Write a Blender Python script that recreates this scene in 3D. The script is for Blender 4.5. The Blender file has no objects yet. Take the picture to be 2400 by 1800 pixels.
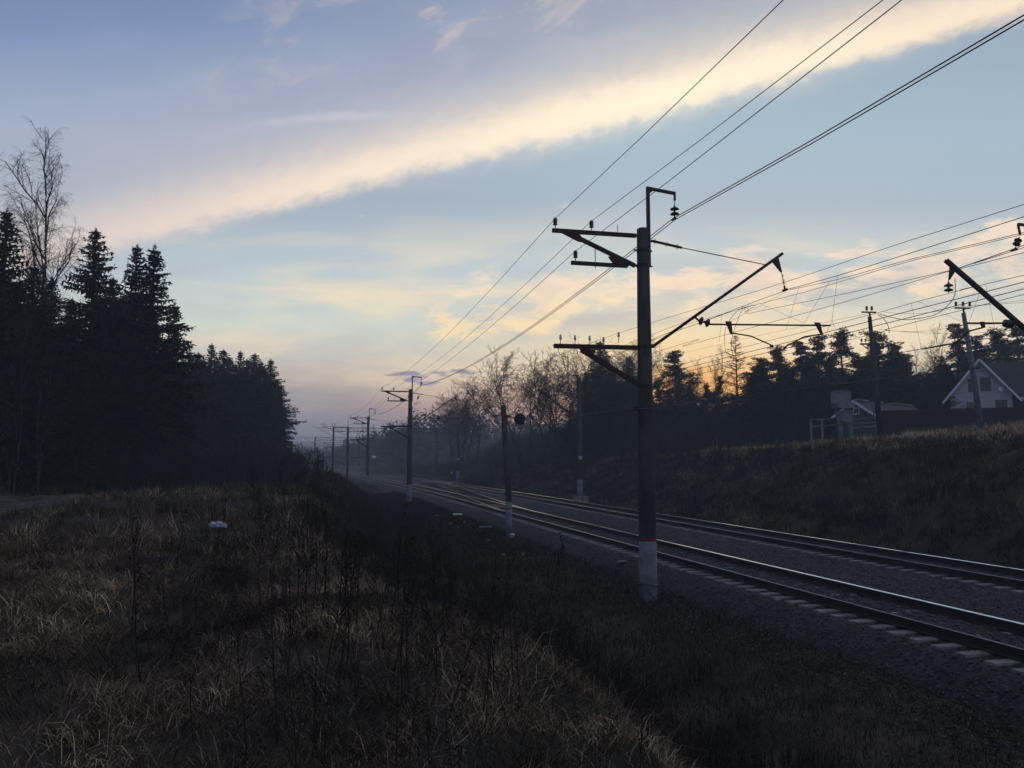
import bpy, math, random
import numpy as np
from mathutils import Vector, Matrix
random.seed(7); rng = np.random.default_rng(7)
S = bpy.context.scene
COL = S.collection
R = math.radians
# ------------------------------------------------------------------ camera
# world axes: x across the railway (towards the village), y along the tracks, z up; rail heads at z = 0
PITCH = math.atan(180/1900); YAW = R(13.55); CZ = 2.85
cd = bpy.data.cameras.new('camera'); cam = bpy.data.objects.new('camera', cd); COL.objects.link(cam)
cd.sensor_width = 36; cd.lens = 28.5; cd.clip_end = 6000; cd.clip_start = .05
cam.location = (0, 0, CZ); cam.rotation_euler = (R(90)+PITCH, 0, -YAW)
S.camera = cam
S.render.resolution_x = 1024; S.render.resolution_y = 768
S.view_settings.view_transform = 'Standard'; S.view_settings.look = 'None'
S.view_settings.exposure = 0; S.view_settings.gamma = 1
SUN_EL, SUN_AZ = R(1.5), YAW+R(14.5)      # azimuth clockwise from +y

def lin(c):
    r = [((v/255)/12.92 if v/255 <= .04045 else ((v/255+.055)/1.055)**2.4) for v in c]
    return (r[0], r[1], r[2], 1)

# ------------------------------------------------------------------ node helper
class NT:
    def __init__(s, tree): s.t = tree; s.n = tree.nodes; s.l = tree.links
    def node(s, typ, **k):
        n = s.n.new(typ)
        for a, b in k.items(): setattr(n, a, b)
        return n
    def put(s, sock, v):
        if isinstance(v, X): s.l.new(v.s, sock)
        elif isinstance(v, bpy.types.NodeSocket): s.l.new(v, sock)
        else: sock.default_value = v
    def m(s, op, a, b=0.0, c=None, clamp=False):
        n = s.node('ShaderNodeMath', operation=op, use_clamp=clamp)
        s.put(n.inputs[0], a); s.put(n.inputs[1], b)
        if c is not None: s.put(n.inputs[2], c)
        return X(s, n.outputs[0])
    def mix(s, f, a, b, mode='MIX'):
        n = s.node('ShaderNodeMix', data_type='RGBA', blend_type=mode); n.clamp_result = False
        s.put(n.inputs[0], f); s.put(n.inputs[6], a); s.put(n.inputs[7], b)
        return n.outputs[2]
    def ss(s, v, a, b, o0=0., o1=1.):
        n = s.node('ShaderNodeMapRange', interpolation_type='SMOOTHSTEP')
        s.put(n.inputs[0], v); n.inputs[1].default_value = a; n.inputs[2].default_value = b
        n.inputs[3].default_value = o0; n.inputs[4].default_value = o1
        return X(s, n.outputs[0])
    def vec(s, x, y, z=0.0):
        n = s.node('ShaderNodeCombineXYZ')
        for i, v in enumerate((x, y, z)): s.put(n.inputs[i], v)
        return n.outputs[0]
    def noise(s, v, scale, detail=4, rough=.5, dist=0.0, typ=None):
        n = s.node('ShaderNodeTexNoise'); s.put(n.inputs['Vector'], v)
        n.inputs['Scale'].default_value = scale; n.inputs['Detail'].default_value = detail
        n.inputs['Roughness'].default_value = rough; n.inputs['Distortion'].default_value = dist
        return X(s, n.outputs[0])
    def ramp(s, v, stops, ease='B_SPLINE'):
        n = s.node('ShaderNodeValToRGB'); n.color_ramp.interpolation = ease
        e = n.color_ramp.elements
        while len(e) < len(stops): e.new(.5)
        for i, (p, c) in enumerate(stops): e[i].position = p; e[i].color = c
        s.put(n.inputs[0], v); return n.outputs[0]
class X:
    def __init__(s, t, sock): s.t = t; s.s = sock
    def __add__(s, o): return s.t.m('ADD', s, o)
    def __radd__(s, o): return s.t.m('ADD', s, o)
    def __sub__(s, o): return s.t.m('SUBTRACT', s, o)
    def __rsub__(s, o): return s.t.m('SUBTRACT', o, s)
    def __mul__(s, o): return s.t.m('MULTIPLY', s, o)
    def __rmul__(s, o): return s.t.m('MULTIPLY', s, o)
    def __truediv__(s, o): return s.t.m('DIVIDE', s, o)

# ------------------------------------------------------------------ world: dusk sky with a long lit cloud bank
def make_world():
    w = bpy.data.worlds.new('World'); S.world = w; w.use_nodes = True
    t = NT(w.node_tree); t.n.clear()
    out = t.node('ShaderNodeOutputWorld'); bg = t.node('ShaderNodeBackground')
    tc = t.node('ShaderNodeTexCoord')
    sep = t.node('ShaderNodeSeparateXYZ'); t.l.new(tc.outputs['Generated'], sep.inputs[0])
    x, y, z = (X(t, sep.outputs[i]) for i in range(3))
    cy, sy = math.cos(YAW), math.sin(YAW)
    f = x*sy + y*cy; r = x*cy - y*sy
    fc = t.m('MAXIMUM', f, .12)
    gx = r/fc; gy = z/fc
    def st(l): return [(p/.8, lin(c)) for p, c in l]
    L = st([(0,(112,122,140)),(.035,(138,145,161)),(.07,(152,153,166)),(.098,(178,170,170)),(.13,(200,198,193)),(.17,(206,215,209)),
            (.24,(184,200,210)),(.33,(157,173,193)),(.42,(158,172,198)),(.56,(119,143,182)),(.8,(80,98,130))])
    Rr = st([(0,(160,130,120)),(.05,(196,160,140)),(.085,(218,196,170)),(.13,(226,214,188)),(.18,(214,214,202)),
            (.24,(192,207,211)),(.33,(167,184,200)),(.42,(161,184,202)),(.56,(148,167,190)),(.8,(84,104,140))])
    gyc = t.m('MULTIPLY', gy, 1/.8, clamp=True)
    base = t.mix(t.ss(gx, -.22, .2), t.ramp(gyc, L, 'LINEAR'), t.ramp(gyc, Rr, 'LINEAR'))
    def gauss(cx, cyy, wx, wy):
        a = (gx-cx)*(1/wx); b = (gy-cyy)*(1/wy)
        return t.m('EXPONENT', (a*a+b*b)*-1.0)
    # glow of the set sun low behind the trees
    g1 = gauss(.245, .135, .17, .045); g2 = gauss(.25, .075, .15, .062); g3 = gauss(-.06, .075, .13, .028)
    base = t.mix(g1*.65, base, lin((255,240,190))); base = t.mix(g2*.95, base, lin((254,184,80)))
    base = t.mix(g3*.4, base, lin((222,160,138)))
    # soft streaks in the clear part
    sv = t.vec(gx*1.2, gy*7.0, 1.3)
    stn = t.noise(sv, 2.2, 5, .55, .4)
    lowm = t.ss(gy, .04, .12)*t.ss(gy, .33, .2)
    base = t.mix(t.ss(stn, .46, .66)*lowm*.75, base, lin((244,226,196)))
    base = t.mix(t.ss(stn, .5, .3)*lowm*.4, base, lin((158,164,182)))
    # slate wisps over the far end of the line
    n5 = t.noise(t.vec(gx*9, gy*42, 3.0), 2.5, 5, .55, .3)
    dk = (gauss(-.125, .108, .042, .010)+gauss(-.062, .110, .035, .006)*.8+gauss(-.095, .098, .05, .007)*.8)
    base = t.mix(t.ss(n5*1.3+t.m('MINIMUM', dk, 1.0)*.36, .92, 1.10)*t.ss(dk, .05, .5)*.8, base, lin((124,132,172)))
    lo = t.noise(t.vec(gx*2.2, gy*9, 4.0), 2.0, 5, .5, .4)
    base = t.mix(t.ss(lo, .42, .62)*gauss(-.27, .085, .14, .022)*.6, base, lin((152,150,168)))
    # puffy warm clouds under the bank
    lt = gy - gx*.10
    pv = t.vec(gx*2.1+gy*1.5, lt*6.2, .4)
    pn = t.noise(pv, 4.6, 9, .62, .35)
    pm = t.m('EXPONENT', t.m('POWER', (lt-.192)*(1/.05), 2.0)*-1.0)*t.ss(gx, -.26, -.02)*.9
    puff = t.ss(pn+pm*.34, .68, .84)*t.ss(pm, .02, .45)
    pc = t.mix(t.ss(gy, .14, .26), lin((253,230,184)), lin((243,222,204)))
    base = t.mix(puff*.95, base, pc)
    pv2 = t.vec(gx*2.1+gy*1.5, lt*6.2-.16, .4)
    pn2 = t.noise(pv2, 4.6, 6, .55, .35)
    base = t.mix(t.ss(pn2+pm*.2, .6, .8)*pm*t.ss(gx, -.2, .1)*.32, base, lin((186,184,190)))
    # small high flecks
    fl = t.noise(t.vec(gx*4, gy*9, 7.7), 6, 3, .5)
    base = t.mix(t.ss(fl, .7, .78)*t.ss(gy, .2, .24)*t.ss(gy, .36, .28)*.5, base, lin((225,222,222)))
    # the long bank: sharp lower edge, feathered upper side
    sq = (gy - gx*.2668 - .3893)*(1/1.035)
    tq = (gx + gy*.2668)*(1/1.035)
    e1 = t.noise(t.vec(tq*3.0+sq*1.5, sq*5.0, 2.1), 5.0, 7, .62, .35)
    e2 = t.noise(t.vec(tq*14-sq*7, sq*14+tq*2, 5.1), 3.0, 4, .6, .6)
    edge = sq + (e1-.5)*.026 + (e2-.5)*.022
    lowe = t.ss(edge, -.006, .024)
    e3 = t.noise(t.vec(tq*2.2+sq*3.2, sq*3.4-tq*.6, 9.1), 2.6, 6, .58, .3)
    body = t.m('EXPONENT', t.m('POWER', t.m('MAXIMUM', edge-.018, 0.0)*(1/.056), 2.0)*-1.0)
    veil = t.ss(edge+(e3-.5)*.30, .30, .02)
    warm = t.mix(t.ss(gx, -.42, .12), lin((228,212,204)), lin((247,228,204)))
    warm = t.mix(t.ss(gx, .3, .62), warm, lin((238,216,192)))
    veilc = t.mix(t.ss(gx, -.3, .35), lin((176,180,196)), lin((190,187,192)))
    base = t.mix(lowe*veil*.62, base, veilc)
    fade = t.ss(gx, -.62, -.45, .75, 1.0)
    base = t.mix(lowe*body*t.ss(e1*.6+e3*.4, .28, .52, .58, 1.0)*fade*.97, base, warm)
    edgeglow = t.m('EXPONENT', t.m('POWER', (edge-.028)*(1/.022), 2.0)*-1.0)*t.ss(gx, -.5, -.2)
    base = t.mix(edgeglow*lowe*.55, base, lin((250,232,212)))
    core = t.m('EXPONENT', t.m('POWER', (edge-.022)*(1/.026), 2.0)*-1.0)*t.m('EXPONENT', t.m('POWER', (gx-.2)*(1/.26), 2.0)*-1.0)
    base = t.mix(core*.85, base, lin((255,244,220)))
    # grey-mauve mottling and pinkish wisps high up
    top = t.ss(gy, .34, .5)*t.ss(gx, -.5, -.05)*t.ss(edge, .08, .2)
    base = t.mix(top*t.ss(e3, .35, .6)*.75, base, lin((150,158,182)))
    e4 = t.noise(t.vec(tq*4+sq*2, sq*8-tq*2.4, 11.0), 2.4, 6, .6, .6)
    base = t.mix(top*t.ss(e4, .5, .7)*.55, base, lin((214,198,190)))
    wisp = t.m('EXPONENT', t.m('POWER', (gy-.44+t.m('POWER', gx+.17, 2.0)*.55)*(1/.006), 2.0)*-1.0)*t.ss(gx, -.46, -.25)*t.ss(gx, .0, -.1)
    base = t.mix(wisp*t.ss(e1, .35, .6)*.5, base, lin((205,205,215)))
    # sky brightened behind the camera and overhead, as added fill on ground and walls
    back = t.ss(f, -.35, .45, 1.38, 1.0)*t.ss(z, .95, .6, 1.1, 1.0)
    base = t.mix(1.0, base, t.vec(back, back, back*1.0), 'MULTIPLY')
    n = t.node('ShaderNodeTexSky', sky_type='NISHITA', sun_disc=False)
    n.sun_elevation = SUN_EL; n.sun_rotation = SUN_AZ; n.air_density = 1.2; n.dust_density = 1.5
    nis = t.mix(1.0, n.outputs[0], (.05, .05, .05, 1), 'MULTIPLY')
    base = t.mix(.12, base, nis)
    base = t.mix(1.0, base, (1.27, 1.25, 1.20, 1), 'MULTIPLY')
    t.l.new(base, bg.inputs[0]); bg.inputs[1].default_value = 1.0
    t.l.new(bg.outputs[0], out.inputs[0])
    w.cycles.sampling_method = 'MANUAL'; w.cycles.sample_map_resolution = 1024
make_world()
sl = bpy.data.lights.new('sun', 'SUN'); so = bpy.data.objects.new('sun', sl); COL.objects.link(so)
sl.energy = .35; sl.angle = R(3); sl.color = (1, .72, .45)
sd = Vector((math.sin(SUN_AZ)*math.cos(SUN_EL), math.cos(SUN_AZ)*math.cos(SUN_EL), math.sin(SUN_EL)))
so.rotation_euler = sd.to_track_quat('Z', 'Y').to_euler()

# ------------------------------------------------------------------ surveying helpers
def ray(px, py):
    a = px-1200; b = py-900
    Y = 1900*math.cos(PITCH)+b*math.sin(PITCH); Z = 1900*math.sin(PITCH)-b*math.cos(PITCH)
    return (a*math.cos(YAW)+Y*math.sin(YAW), -a*math.sin(YAW)+Y*math.cos(YAW), Z)
def U(px, py, p=None, q=None, z=None, d=None):
    r = ray(px, py)
    s = p/r[0] if p is not None else q/r[1] if q is not None else d/1900 if d is not None else (z-CZ)/r[2]
    return Vector((r[0]*s, r[1]*s, CZ+r[2]*s))

# ------------------------------------------------------------------ materials
def mat(name, c1, c2=None, scale=4, rough=.85, bump=0.0, metal=0.0, detail=5, spec=.3, bscale=None, c3=None, attr=None, stretch=None):
    m = bpy.data.materials.new(name); m.use_nodes = True
    t = NT(m.node_tree); b = t.n['Principled BSDF']
    tc = t.node('ShaderNodeTexCoord'); v = tc.outputs['Object']
    if stretch:
        mp = t.node('ShaderNodeMapping'); mp.inputs['Scale'].default_value = stretch; t.l.new(v, mp.inputs[0]); v = mp.outputs[0]
    nz = t.noise(v, scale, detail, .6)
    c2 = c2 or tuple(x*.6 for x in c1)
    col = t.mix(t.ss(nz, .34, .66), (*c2, 1), (*c1, 1))
    if c3:
        n3 = t.noise(v, scale*.17, 3, .5); col = t.mix(t.ss(n3, .45, .62), col, (*c3, 1))
    if attr:
        at = t.node('ShaderNodeAttribute', attribute_name=attr); col = t.mix(1.0, col, at.outputs['Color'], 'MULTIPLY')
    t.put(b.inputs['Base Color'], col)
    b.inputs['Roughness'].default_value = rough; b.inputs['Metallic'].default_value = metal
    b.inputs['Specular IOR Level'].default_value = spec
    if bump:
        bn = t.node('ShaderNodeBump'); bn.inputs['Strength'].default_value = bump; bn.inputs['Distance'].default_value = .05
        n2 = t.noise(v, bscale or scale*3, 6, .65); t.put(bn.inputs['Height'], n2); t.l.new(bn.outputs[0], b.inputs['Normal'])
    return m
M = dict(
    soil=mat('dry_turf', (.082,.064,.046), (.028,.023,.018), .9, .95, .8, bscale=14, c3=(.032,.030,.022), spec=.1),
    path=mat('dirt_track', (.10,.082,.066), (.05,.042,.036), 2.6, .95, .6, bscale=9, spec=.1),
    ballast=mat('ballast_stone', (.088,.079,.072), (.017,.016,.016), 16, .9, 1.0, bscale=22, c3=(.045,.038,.034), spec=.2),
    stone=mat('loose_stone', (.135,.12,.11), (.05,.044,.042), 3, .85, .2, attr='tone'),
    concrete=mat('mast_concrete', (.075,.073,.069), (.034,.033,.032), 1.6, .85, .25, bscale=30, stretch=(1,1,.35), spec=.15),
    sleeper=mat('sleeper_concrete', (.27,.245,.225), (.15,.135,.125), 3, .85, .3, bscale=30, spec=.2),
    sleeperwood=mat('sleeper_timber', (.05,.042,.036), (.03,.025,.02), 5, .85, .3, spec=.2),
    steel=mat('dark_steel', (.045,.038,.036), (.028,.022,.02), 5, .6, .1, metal=.2),
    rust=mat('rusty_steel', (.05,.030,.024), (.032,.021,.018), 6, .75, .1, metal=.1),
    railside=mat('rail_side', (.05,.034,.027), (.028,.02,.017), 5, .7, .2, metal=.1),
    railtop=mat('rail_running_surface', (.66,.66,.68), (.5,.5,.52), 9, .13, 0, metal=1.0),
    wire=mat('wire_metal', (.05,.042,.04), (.04,.034,.03), 5, .6, 0, metal=.3),
    cable=mat('pale_cable', (.12,.115,.11), (.09,.085,.08), 5, .6),
    porcelain=mat('brown_porcelain', (.05,.03,.025), (.03,.02,.018), 4, .3, 0, spec=.5),
    white_porcelain=mat('white_porcelain', (.62,.58,.6), (.5,.46,.48), 4, .4, 0, spec=.4),
    pale_paint=mat('pale_base_paint', (.18,.205,.24), (.09,.105,.13), 2.5, .8, .2, bscale=25),
    red_paint=mat('red_paint', (.26,.018,.016), (.15,.014,.012), 6, .6),
    white_paint=mat('white_paint', (.75,.76,.78), (.55,.56,.58), 4, .6),
    black_paint=mat('black_paint', (.018,.018,.02), (.012,.012,.012), 4, .6),
    grey_metal=mat('grey_cabinet_metal', (.19,.215,.23), (.12,.135,.15), 2.2, .6, .1),
    needle=mat('spruce_needles', (.030,.040,.022), (.012,.017,.010), .5, .9, attr='tone', spec=.1),
    pine=mat('pine_needles', (.040,.050,.028), (.018,.024,.013), .5, .9, attr='tone', spec=.1),
    bark=mat('dark_bark', (.060,.045,.038), (.03,.024,.02), 3, .95, .3, stretch=(1,1,.3), spec=.1),
    birch=mat('birch_bark', (.14,.125,.118), (.06,.05,.046), 1.6, .9, .1, stretch=(1,1,2.5), spec=.1),
    twig=mat('twigs', (.045,.036,.033), (.030,.024,.022), 3, .9, spec=.1),
    brush=mat('bare_brush', (.044,.036,.033), (.026,.022,.020), 1, .95, attr='tone', spec=.1),
    blade=mat('dead_grass', (.29,.22,.155), (.14,.108,.078), .6, .9, attr='tone', spec=.12),
    greenblade=mat('sparse_grass', (.085,.085,.04), (.045,.045,.024), .8, .9, attr='tone', spec=.12),
    stalk=mat('weed_stalk', (.034,.026,.022), (.02,.016,.014), 6, .9, spec=.1),
    forest=mat('far_forest', (.026,.034,.022), (.015,.02,.014), .1, .95, spec=.05),
    plaster=mat('white_house_brick', (.50,.50,.52), (.40,.40,.42), 3, .85),
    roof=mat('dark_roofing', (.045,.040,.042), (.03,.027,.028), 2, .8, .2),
    slate=mat('old_slate_roof', (.075,.07,.08), (.05,.047,.053), 2, .85, .3),
    zinc=mat('ridge_sheet_metal', (.36,.40,.46), (.14,.15,.17), 5, .45, 0, metal=.2),
    fence=mat('dark_fence_boards', (.035,.024,.020), (.02,.015,.012), 3, .85, .2, stretch=(6,6,.6)),
    green_board=mat('green_boards', (.06,.09,.085), (.04,.06,.058), 3, .85, .2),
    glass=mat('dark_window_glass', (.03,.035,.04), (.02,.022,.026), 1, .15, 0, spec=.6),
    curtain=mat('brownish_window_pane', (.10,.07,.055), (.06,.045,.036), 2, .4),
    bag=mat('white_plastic', (.55,.59,.66), (.30,.34,.42), 12, .45, .4, bscale=20, spec=.5),
)
def brickify(m):
    t = NT(m.node_tree); b = t.n['Principled BSDF']
    tc = t.node('ShaderNodeTexCoord'); br = t.node('ShaderNodeTexBrick')
    sp = t.node('ShaderNodeSeparateXYZ'); t.l.new(tc.outputs['Object'], sp.inputs[0])
    v = t.vec(X(t, sp.outputs[0])+X(t, sp.outputs[1]), X(t, sp.outputs[2]), 0.0)
    t.l.new(v, br.inputs['Vector']); br.inputs['Scale'].default_value = 1.0
    br.inputs['Brick Width'].default_value = .27; br.inputs['Row Height'].default_value = .09; br.inputs['Mortar Size'].default_value = .012
    br.inputs['Color1'].default_value = (.52,.52,.54,1); br.inputs['Color2'].default_value = (.43,.43,.46,1); br.inputs['Mortar'].default_value = (.27,.26,.27,1)
    t.l.new(br.outputs[0], b.inputs['Base Color'])
brickify(M['plaster'])
def emis(name, c, s):
    m = bpy.data.materials.new(name); m.use_nodes = True; b = m.node_tree.nodes['Principled BSDF']
    b.inputs['Base Color'].default_value = (.8,.8,.8,1); b.inputs['Emission Color'].default_value = (*c, 1); b.inputs['Emission Strength'].default_value = s
    return m
M['lamp'] = emis('lit_lamp', (1,.97,.9), 6)

# ------------------------------------------------------------------ mesh helpers
def tag(o, label=None, cat=None, group=None, kind=None):
    if label: o['label'] = label
    if cat: o['category'] = cat
    if group: o['group'] = group
    if kind: o['kind'] = kind
    return o
def empty(name, loc, label, cat, group=None, rz=0, kind=None):
    o = bpy.data.objects.new(name, None); COL.objects.link(o); o.location = loc; o.rotation_euler = (0, 0, rz)
    o.empty_display_size = .2
    return tag(o, label, cat, group, kind)
def link(name, me, parent=None, label=None):
    o = bpy.data.objects.new(name, me); COL.objects.link(o)
    if parent: o.parent = parent
    if label: o['label'] = label
    return o
def npmesh(name, V, F, m, tone=None, smooth=False):
    """V (n,3); F (k,3) or (k,4) arrays or list of such"""
    me = bpy.data.meshes.new(name)
    Fs = F if isinstance(F, list) else [F]
    nl = sum(f.size for f in Fs); nf = sum(len(f) for f in Fs)
    me.vertices.add(len(V)); me.vertices.foreach_set('co', np.asarray(V, np.float32).ravel())
    me.loops.add(nl); me.loops.foreach_set('vertex_index', np.concatenate([f.ravel() for f in Fs]).astype(np.int32))
    tot = np.concatenate([np.full(len(f), f.shape[1]) for f in Fs]); st = np.concatenate([[0], np.cumsum(tot)[:-1]])
    me.polygons.add(nf); me.polygons.foreach_set('loop_start', st.astype(np.int32)); me.polygons.foreach_set('loop_total', tot.astype(np.int32))
    if smooth: me.polygons.foreach_set('use_smooth', np.ones(nf, bool))
    if tone is not None:
        a = me.color_attributes.new('tone', 'FLOAT_COLOR', 'POINT')
        c = np.ones((len(V), 4), np.float32)
        c[:, :3] = tone if tone.ndim == 2 else tone[:, None]
        a.data.foreach_set('color', c.ravel())
    me.update(calc_edges=True); me.materials.append(m); me.validate()
    return me
class MB:
    def __init__(s): s.v = []; s.f = []
    def add(s, vs, fs):
        k = len(s.v); s.v += [tuple(v) for v in vs]; s.f += [tuple(i+k for i in f) for f in fs]; return s
    def box(s, c, d, rot=None):
        c = Vector(c); h = Vector(d)/2; m = rot or Matrix.Identity(3)
        vs = [c + m @ Vector((h.x*a, h.y*b, h.z*e)) for e in (-1,1) for a, b in ((-1,-1),(1,-1),(1,1),(-1,1))]
        return s.add(vs, [(3,2,1,0),(4,5,6,7),(0,1,5,4),(1,2,6,5),(2,3,7,6),(3,0,4,7)])
    def bar(s, a, b, w, h):
        a = Vector(a); b = Vector(b); d = b-a; L = d.length; d.normalize()
        up = Vector((0,0,1)) if abs(d.z) < .95 else Vector((0,1,0))
        y = up.cross(d).normalized(); z = d.cross(y)
        return s.box((a+b)/2, (L, w, h), Matrix((d, y, z)).transposed())
    def tube(s, pts, r, n=8, cap=True):
        pts = [Vector(p) for p in pts]; rs = r if isinstance(r, (list, tuple)) else [r]*len(pts)
        k = len(s.v); prev = None
        for i, p in enumerate(pts):
            d = (pts[min(i+1, len(pts)-1)]-pts[max(i-1, 0)])
            if d.length < 1e-9: d = Vector((0,0,1))
            d.normalize()
            if prev is None: u = d.orthogonal().normalized()
            else:
                u = prev - d*prev.dot(d)
                u = u.normalized() if u.length > 1e-6 else d.orthogonal().normalized()
            prev = u; w = d.cross(u)
            for j in range(n):
                a = 2*math.pi*j/n; s.v.append(tuple(p + (u*math.cos(a)+w*math.sin(a))*rs[i]))
        for i in range(len(pts)-1):
            for j in range(n):
                a = k+i*n+j; b = k+i*n+(j+1) % n; s.f.append((a, b, b+n, a+n))
        if cap:
            s.f.append(tuple(k+j for j in reversed(range(n)))); e = k+(len(pts)-1)*n; s.f.append(tuple(e+j for j in range(n)))
        return s
    def lathe(s, c, prof, axis=(0,0,1), n=14):
        """prof: (radius, distance along axis from c)"""
        c = Vector(c); a = Vector(axis).normalized()
        return s.tube_(c, a, prof, n)
    def tube_(s, c, a, prof, n):
        u = a.orthogonal().normalized(); w = a.cross(u); k = len(s.v)
        for r, h in prof:
            for j in range(n):
                t = 2*math.pi*j/n; s.v.append(tuple(c+a*h+(u*math.cos(t)+w*math.sin(t))*max(r, .0008)))
        for i in range(len(prof)-1):
            for j in range(n):
                x = k+i*n+j; y = k+i*n+(j+1) % n; s.f.append((x, y, y+n, x+n))
        s.f.append(tuple(k+j for j in reversed(range(n)))); e = k+(len(prof)-1)*n; s.f.append(tuple(e+j for j in range(n)))
        return s
    def prism(s, poly, t):
        """poly: 3D points of a flat outline; t: thickness vector"""
        t = Vector(t); n = len(poly); P = [Vector(p)-t/2 for p in poly]+[Vector(p)+t/2 for p in poly]
        return s.add(P, [tuple(reversed(range(n))), tuple(range(n, 2*n))]+[(i, (i+1) % n, n+(i+1) % n, n+i) for i in range(n)])
    def mesh(s, name, m, smooth=False, bevel=0):
        me = bpy.data.meshes.new(name); me.from_pydata(s.v, [], s.f); me.update(); me.materials.append(m)
        if smooth:
            me.polygons.foreach_set('use_smooth', [len(f) <= 4 for f in s.f])
        return me
    def build(s, name, m, parent=None, label=None, smooth=False):
        return link(name, s.mesh(name, m, smooth), parent, label)
def copy_tree(o, parent=None):
    c = o.copy(); COL.objects.link(c)
    if parent: c.parent = parent; c.matrix_parent_inverse = o.matrix_parent_inverse.copy()
    for ch in o.children: copy_tree(ch, c)
    return c

# ------------------------------------------------------------------ terrain
def coff(q):
    q = np.asarray(q, float); a = np.clip(q-55, 0, 245)
    return -(a*a)/3200 - np.clip(q-300, 0, None)*2*245/3200
def vnoise(x, y, seed=0):
    x = np.asarray(x, float); y = np.asarray(y, float)
    xi = np.floor(x).astype(np.int64); yi = np.floor(y).astype(np.int64); fx = x-xi; fy = y-yi
    fx = fx*fx*(3-2*fx); fy = fy*fy*(3-2*fy)
    def h(a, b):
        n = (a*374761393 + b*668265263 + seed*1442695041) & 0x7fffffff
        n = ((n ^ (n >> 13))*1274126177) & 0x7fffffff
        return ((n ^ (n >> 16)) & 0xffff)/65535.
    return (h(xi,yi)*(1-fx)+h(xi+1,yi)*fx)*(1-fy)+(h(xi,yi+1)*(1-fx)+h(xi+1,yi+1)*fx)*fy
def fbm(x, y, seed=0, o=4):
    s = 0; a = .5
    for i in range(o): s = s+a*(vnoise(x*2**i, y*2**i, seed+i)-.5); a *= .5
    return s
def crestp(q): return np.interp(q, [0, 4, 6, 8, 11.5, 19, 30, 45, 60], [1.2, 1.8, 2.0, 1.6, .7, -.6, -.6, .6, 1.8])
def H(p, q, rough=True):
    p = np.asarray(p, float); q = np.asarray(q, float); pp = p-coff(q)
    crest = crestp(q)
    le = np.interp(q, [-60, 0, 60, 160, 260, 400], [1.25, 1.25, 1.3, 1.0, -.2, -.4])
    zl = np.where(pp < crest, le, 0)
    u_ = pp-crest; w_ = 5.3-crest; t = .46*np.clip(u_/1.3, 0, 1)+.54*np.clip((u_-.6)/(w_-.6), 0, 1)
    z = le+(np.interp(pp, [4, 5.5, 8.4, 9.2], [-.98, -.98, -.82, -.66])-le)*t
    zc = np.interp(q, [-60, 25, 53, 104, 150, 220, 400], [4.5, 4.15, 3.4, 2.3, 1.6, .6, .3])
    t2 = np.clip((pp-21.3)/9.6, 0, 1); t2 = t2*t2*(3-2*t2)*.55+t2*.45
    rise = np.clip(pp-30.9, 0, 60)*.088
    zr = -.8+(zc+.8)*t2+rise*np.clip(t2, 0, 1)*np.interp(q, [0, 60, 130, 260], [1, 1, .7, .15])
    ex = np.interp(q, [78, 98, 130, 180, 260], [0, 4.0, 4.6, 3.2, 1.5]); t3 = np.clip((pp-32)/13, 0, 1); zr = zr+ex*t3*t3*(3-2*t3)
    zr = zr+np.clip(t2*(1.02-t2)*4, 0, 1)*(fbm(p*.22, q*.16, 51, 3)*1.5)
    z = np.where(pp > 15, zr, z)
    if rough:
        amp = np.where(pp < 4, 1, np.where(pp < 9.2, .35, 1.))*np.where((pp > 9.0) & (pp < 20.8), .0, 1.)
        kn = np.exp(-((pp-.8)/2.6)**2)*np.clip((q-3)/6, 0, 1)*np.clip((60-q)/20, 0, 1)*.0
        z = z+amp*(fbm(p*.55, q*.55, 3)*.55+fbm(p*2.3, q*2.3, 9, 3)*.10+fbm(p*.09, q*.09, 5, 3)*.7*np.clip((np.abs(pp-14)-8)/12, 0, 1))
    return z
def h1(p, q): return float(H(p, q))
def axis_pts(segs):
    out = []
    for a, b, s in segs: out += list(np.arange(a, b, s))
    out.append(segs[-1][1]); return np.array(out)
def grid_obj(name, ps, qs, zf, m, follow=True):
    PP, QQ = np.meshgrid(ps, qs); P_ = PP+coff(QQ)*(1 if follow else 0)
    Z = zf(P_, QQ); V = np.stack([P_, QQ, Z], -1).reshape(-1, 3)
    n = len(ps); i, j = np.meshgrid(np.arange(n-1), np.arange(len(qs)-1)); a = (j*n+i).ravel()
    F = np.stack([a, a+1, a+1+n, a+n], 1)
    return link(name, npmesh(name, V, F, m, smooth=True))
g = grid_obj('ground', axis_pts([(-900,-200,50),(-200,-40,6),(-40,-8,1),(-8,10,.22),(10,20.5,1.0),(20.5,34,.4),(34,60,1.2),(60,140,6),(140,900,50)]),
             axis_pts([(-60,0,4),(0,22,.25),(22,60,.7),(60,140,2),(140,320,8),(320,1600,60)]), lambda p, q: H(p, q), M['soil'])
tag(g, kind='structure')
# ballast bed
bp = [(8.9,-.85),(9.2,-.63),(9.5,-.42),(9.85,-.235),(10.45,-.215),(10.8,-.183),(11.9,-.183),(12.3,-.215),(13.1,-.24),(14.3,-.30),(15.4,-.24),(16.4,-.215),(16.8,-.183),(17.9,-.183),(18.3,-.215),(18.9,-.225),(19.4,-.34),(20.1,-.6),(20.8,-.86)]
def ballz(p, q):
    pp = p-coff(q); z = np.interp(pp, [a for a, b in bp], [b for a, b in bp])
    return z+fbm(p*5, q*5, 21, 3)*.045
bl = grid_obj('ballast', axis_pts([(8.9,20.8,.1)]), axis_pts([(-20,45,.16),(45,130,.8),(130,420,6)]), ballz, M['ballast'])
tag(bl, kind='structure')
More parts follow.
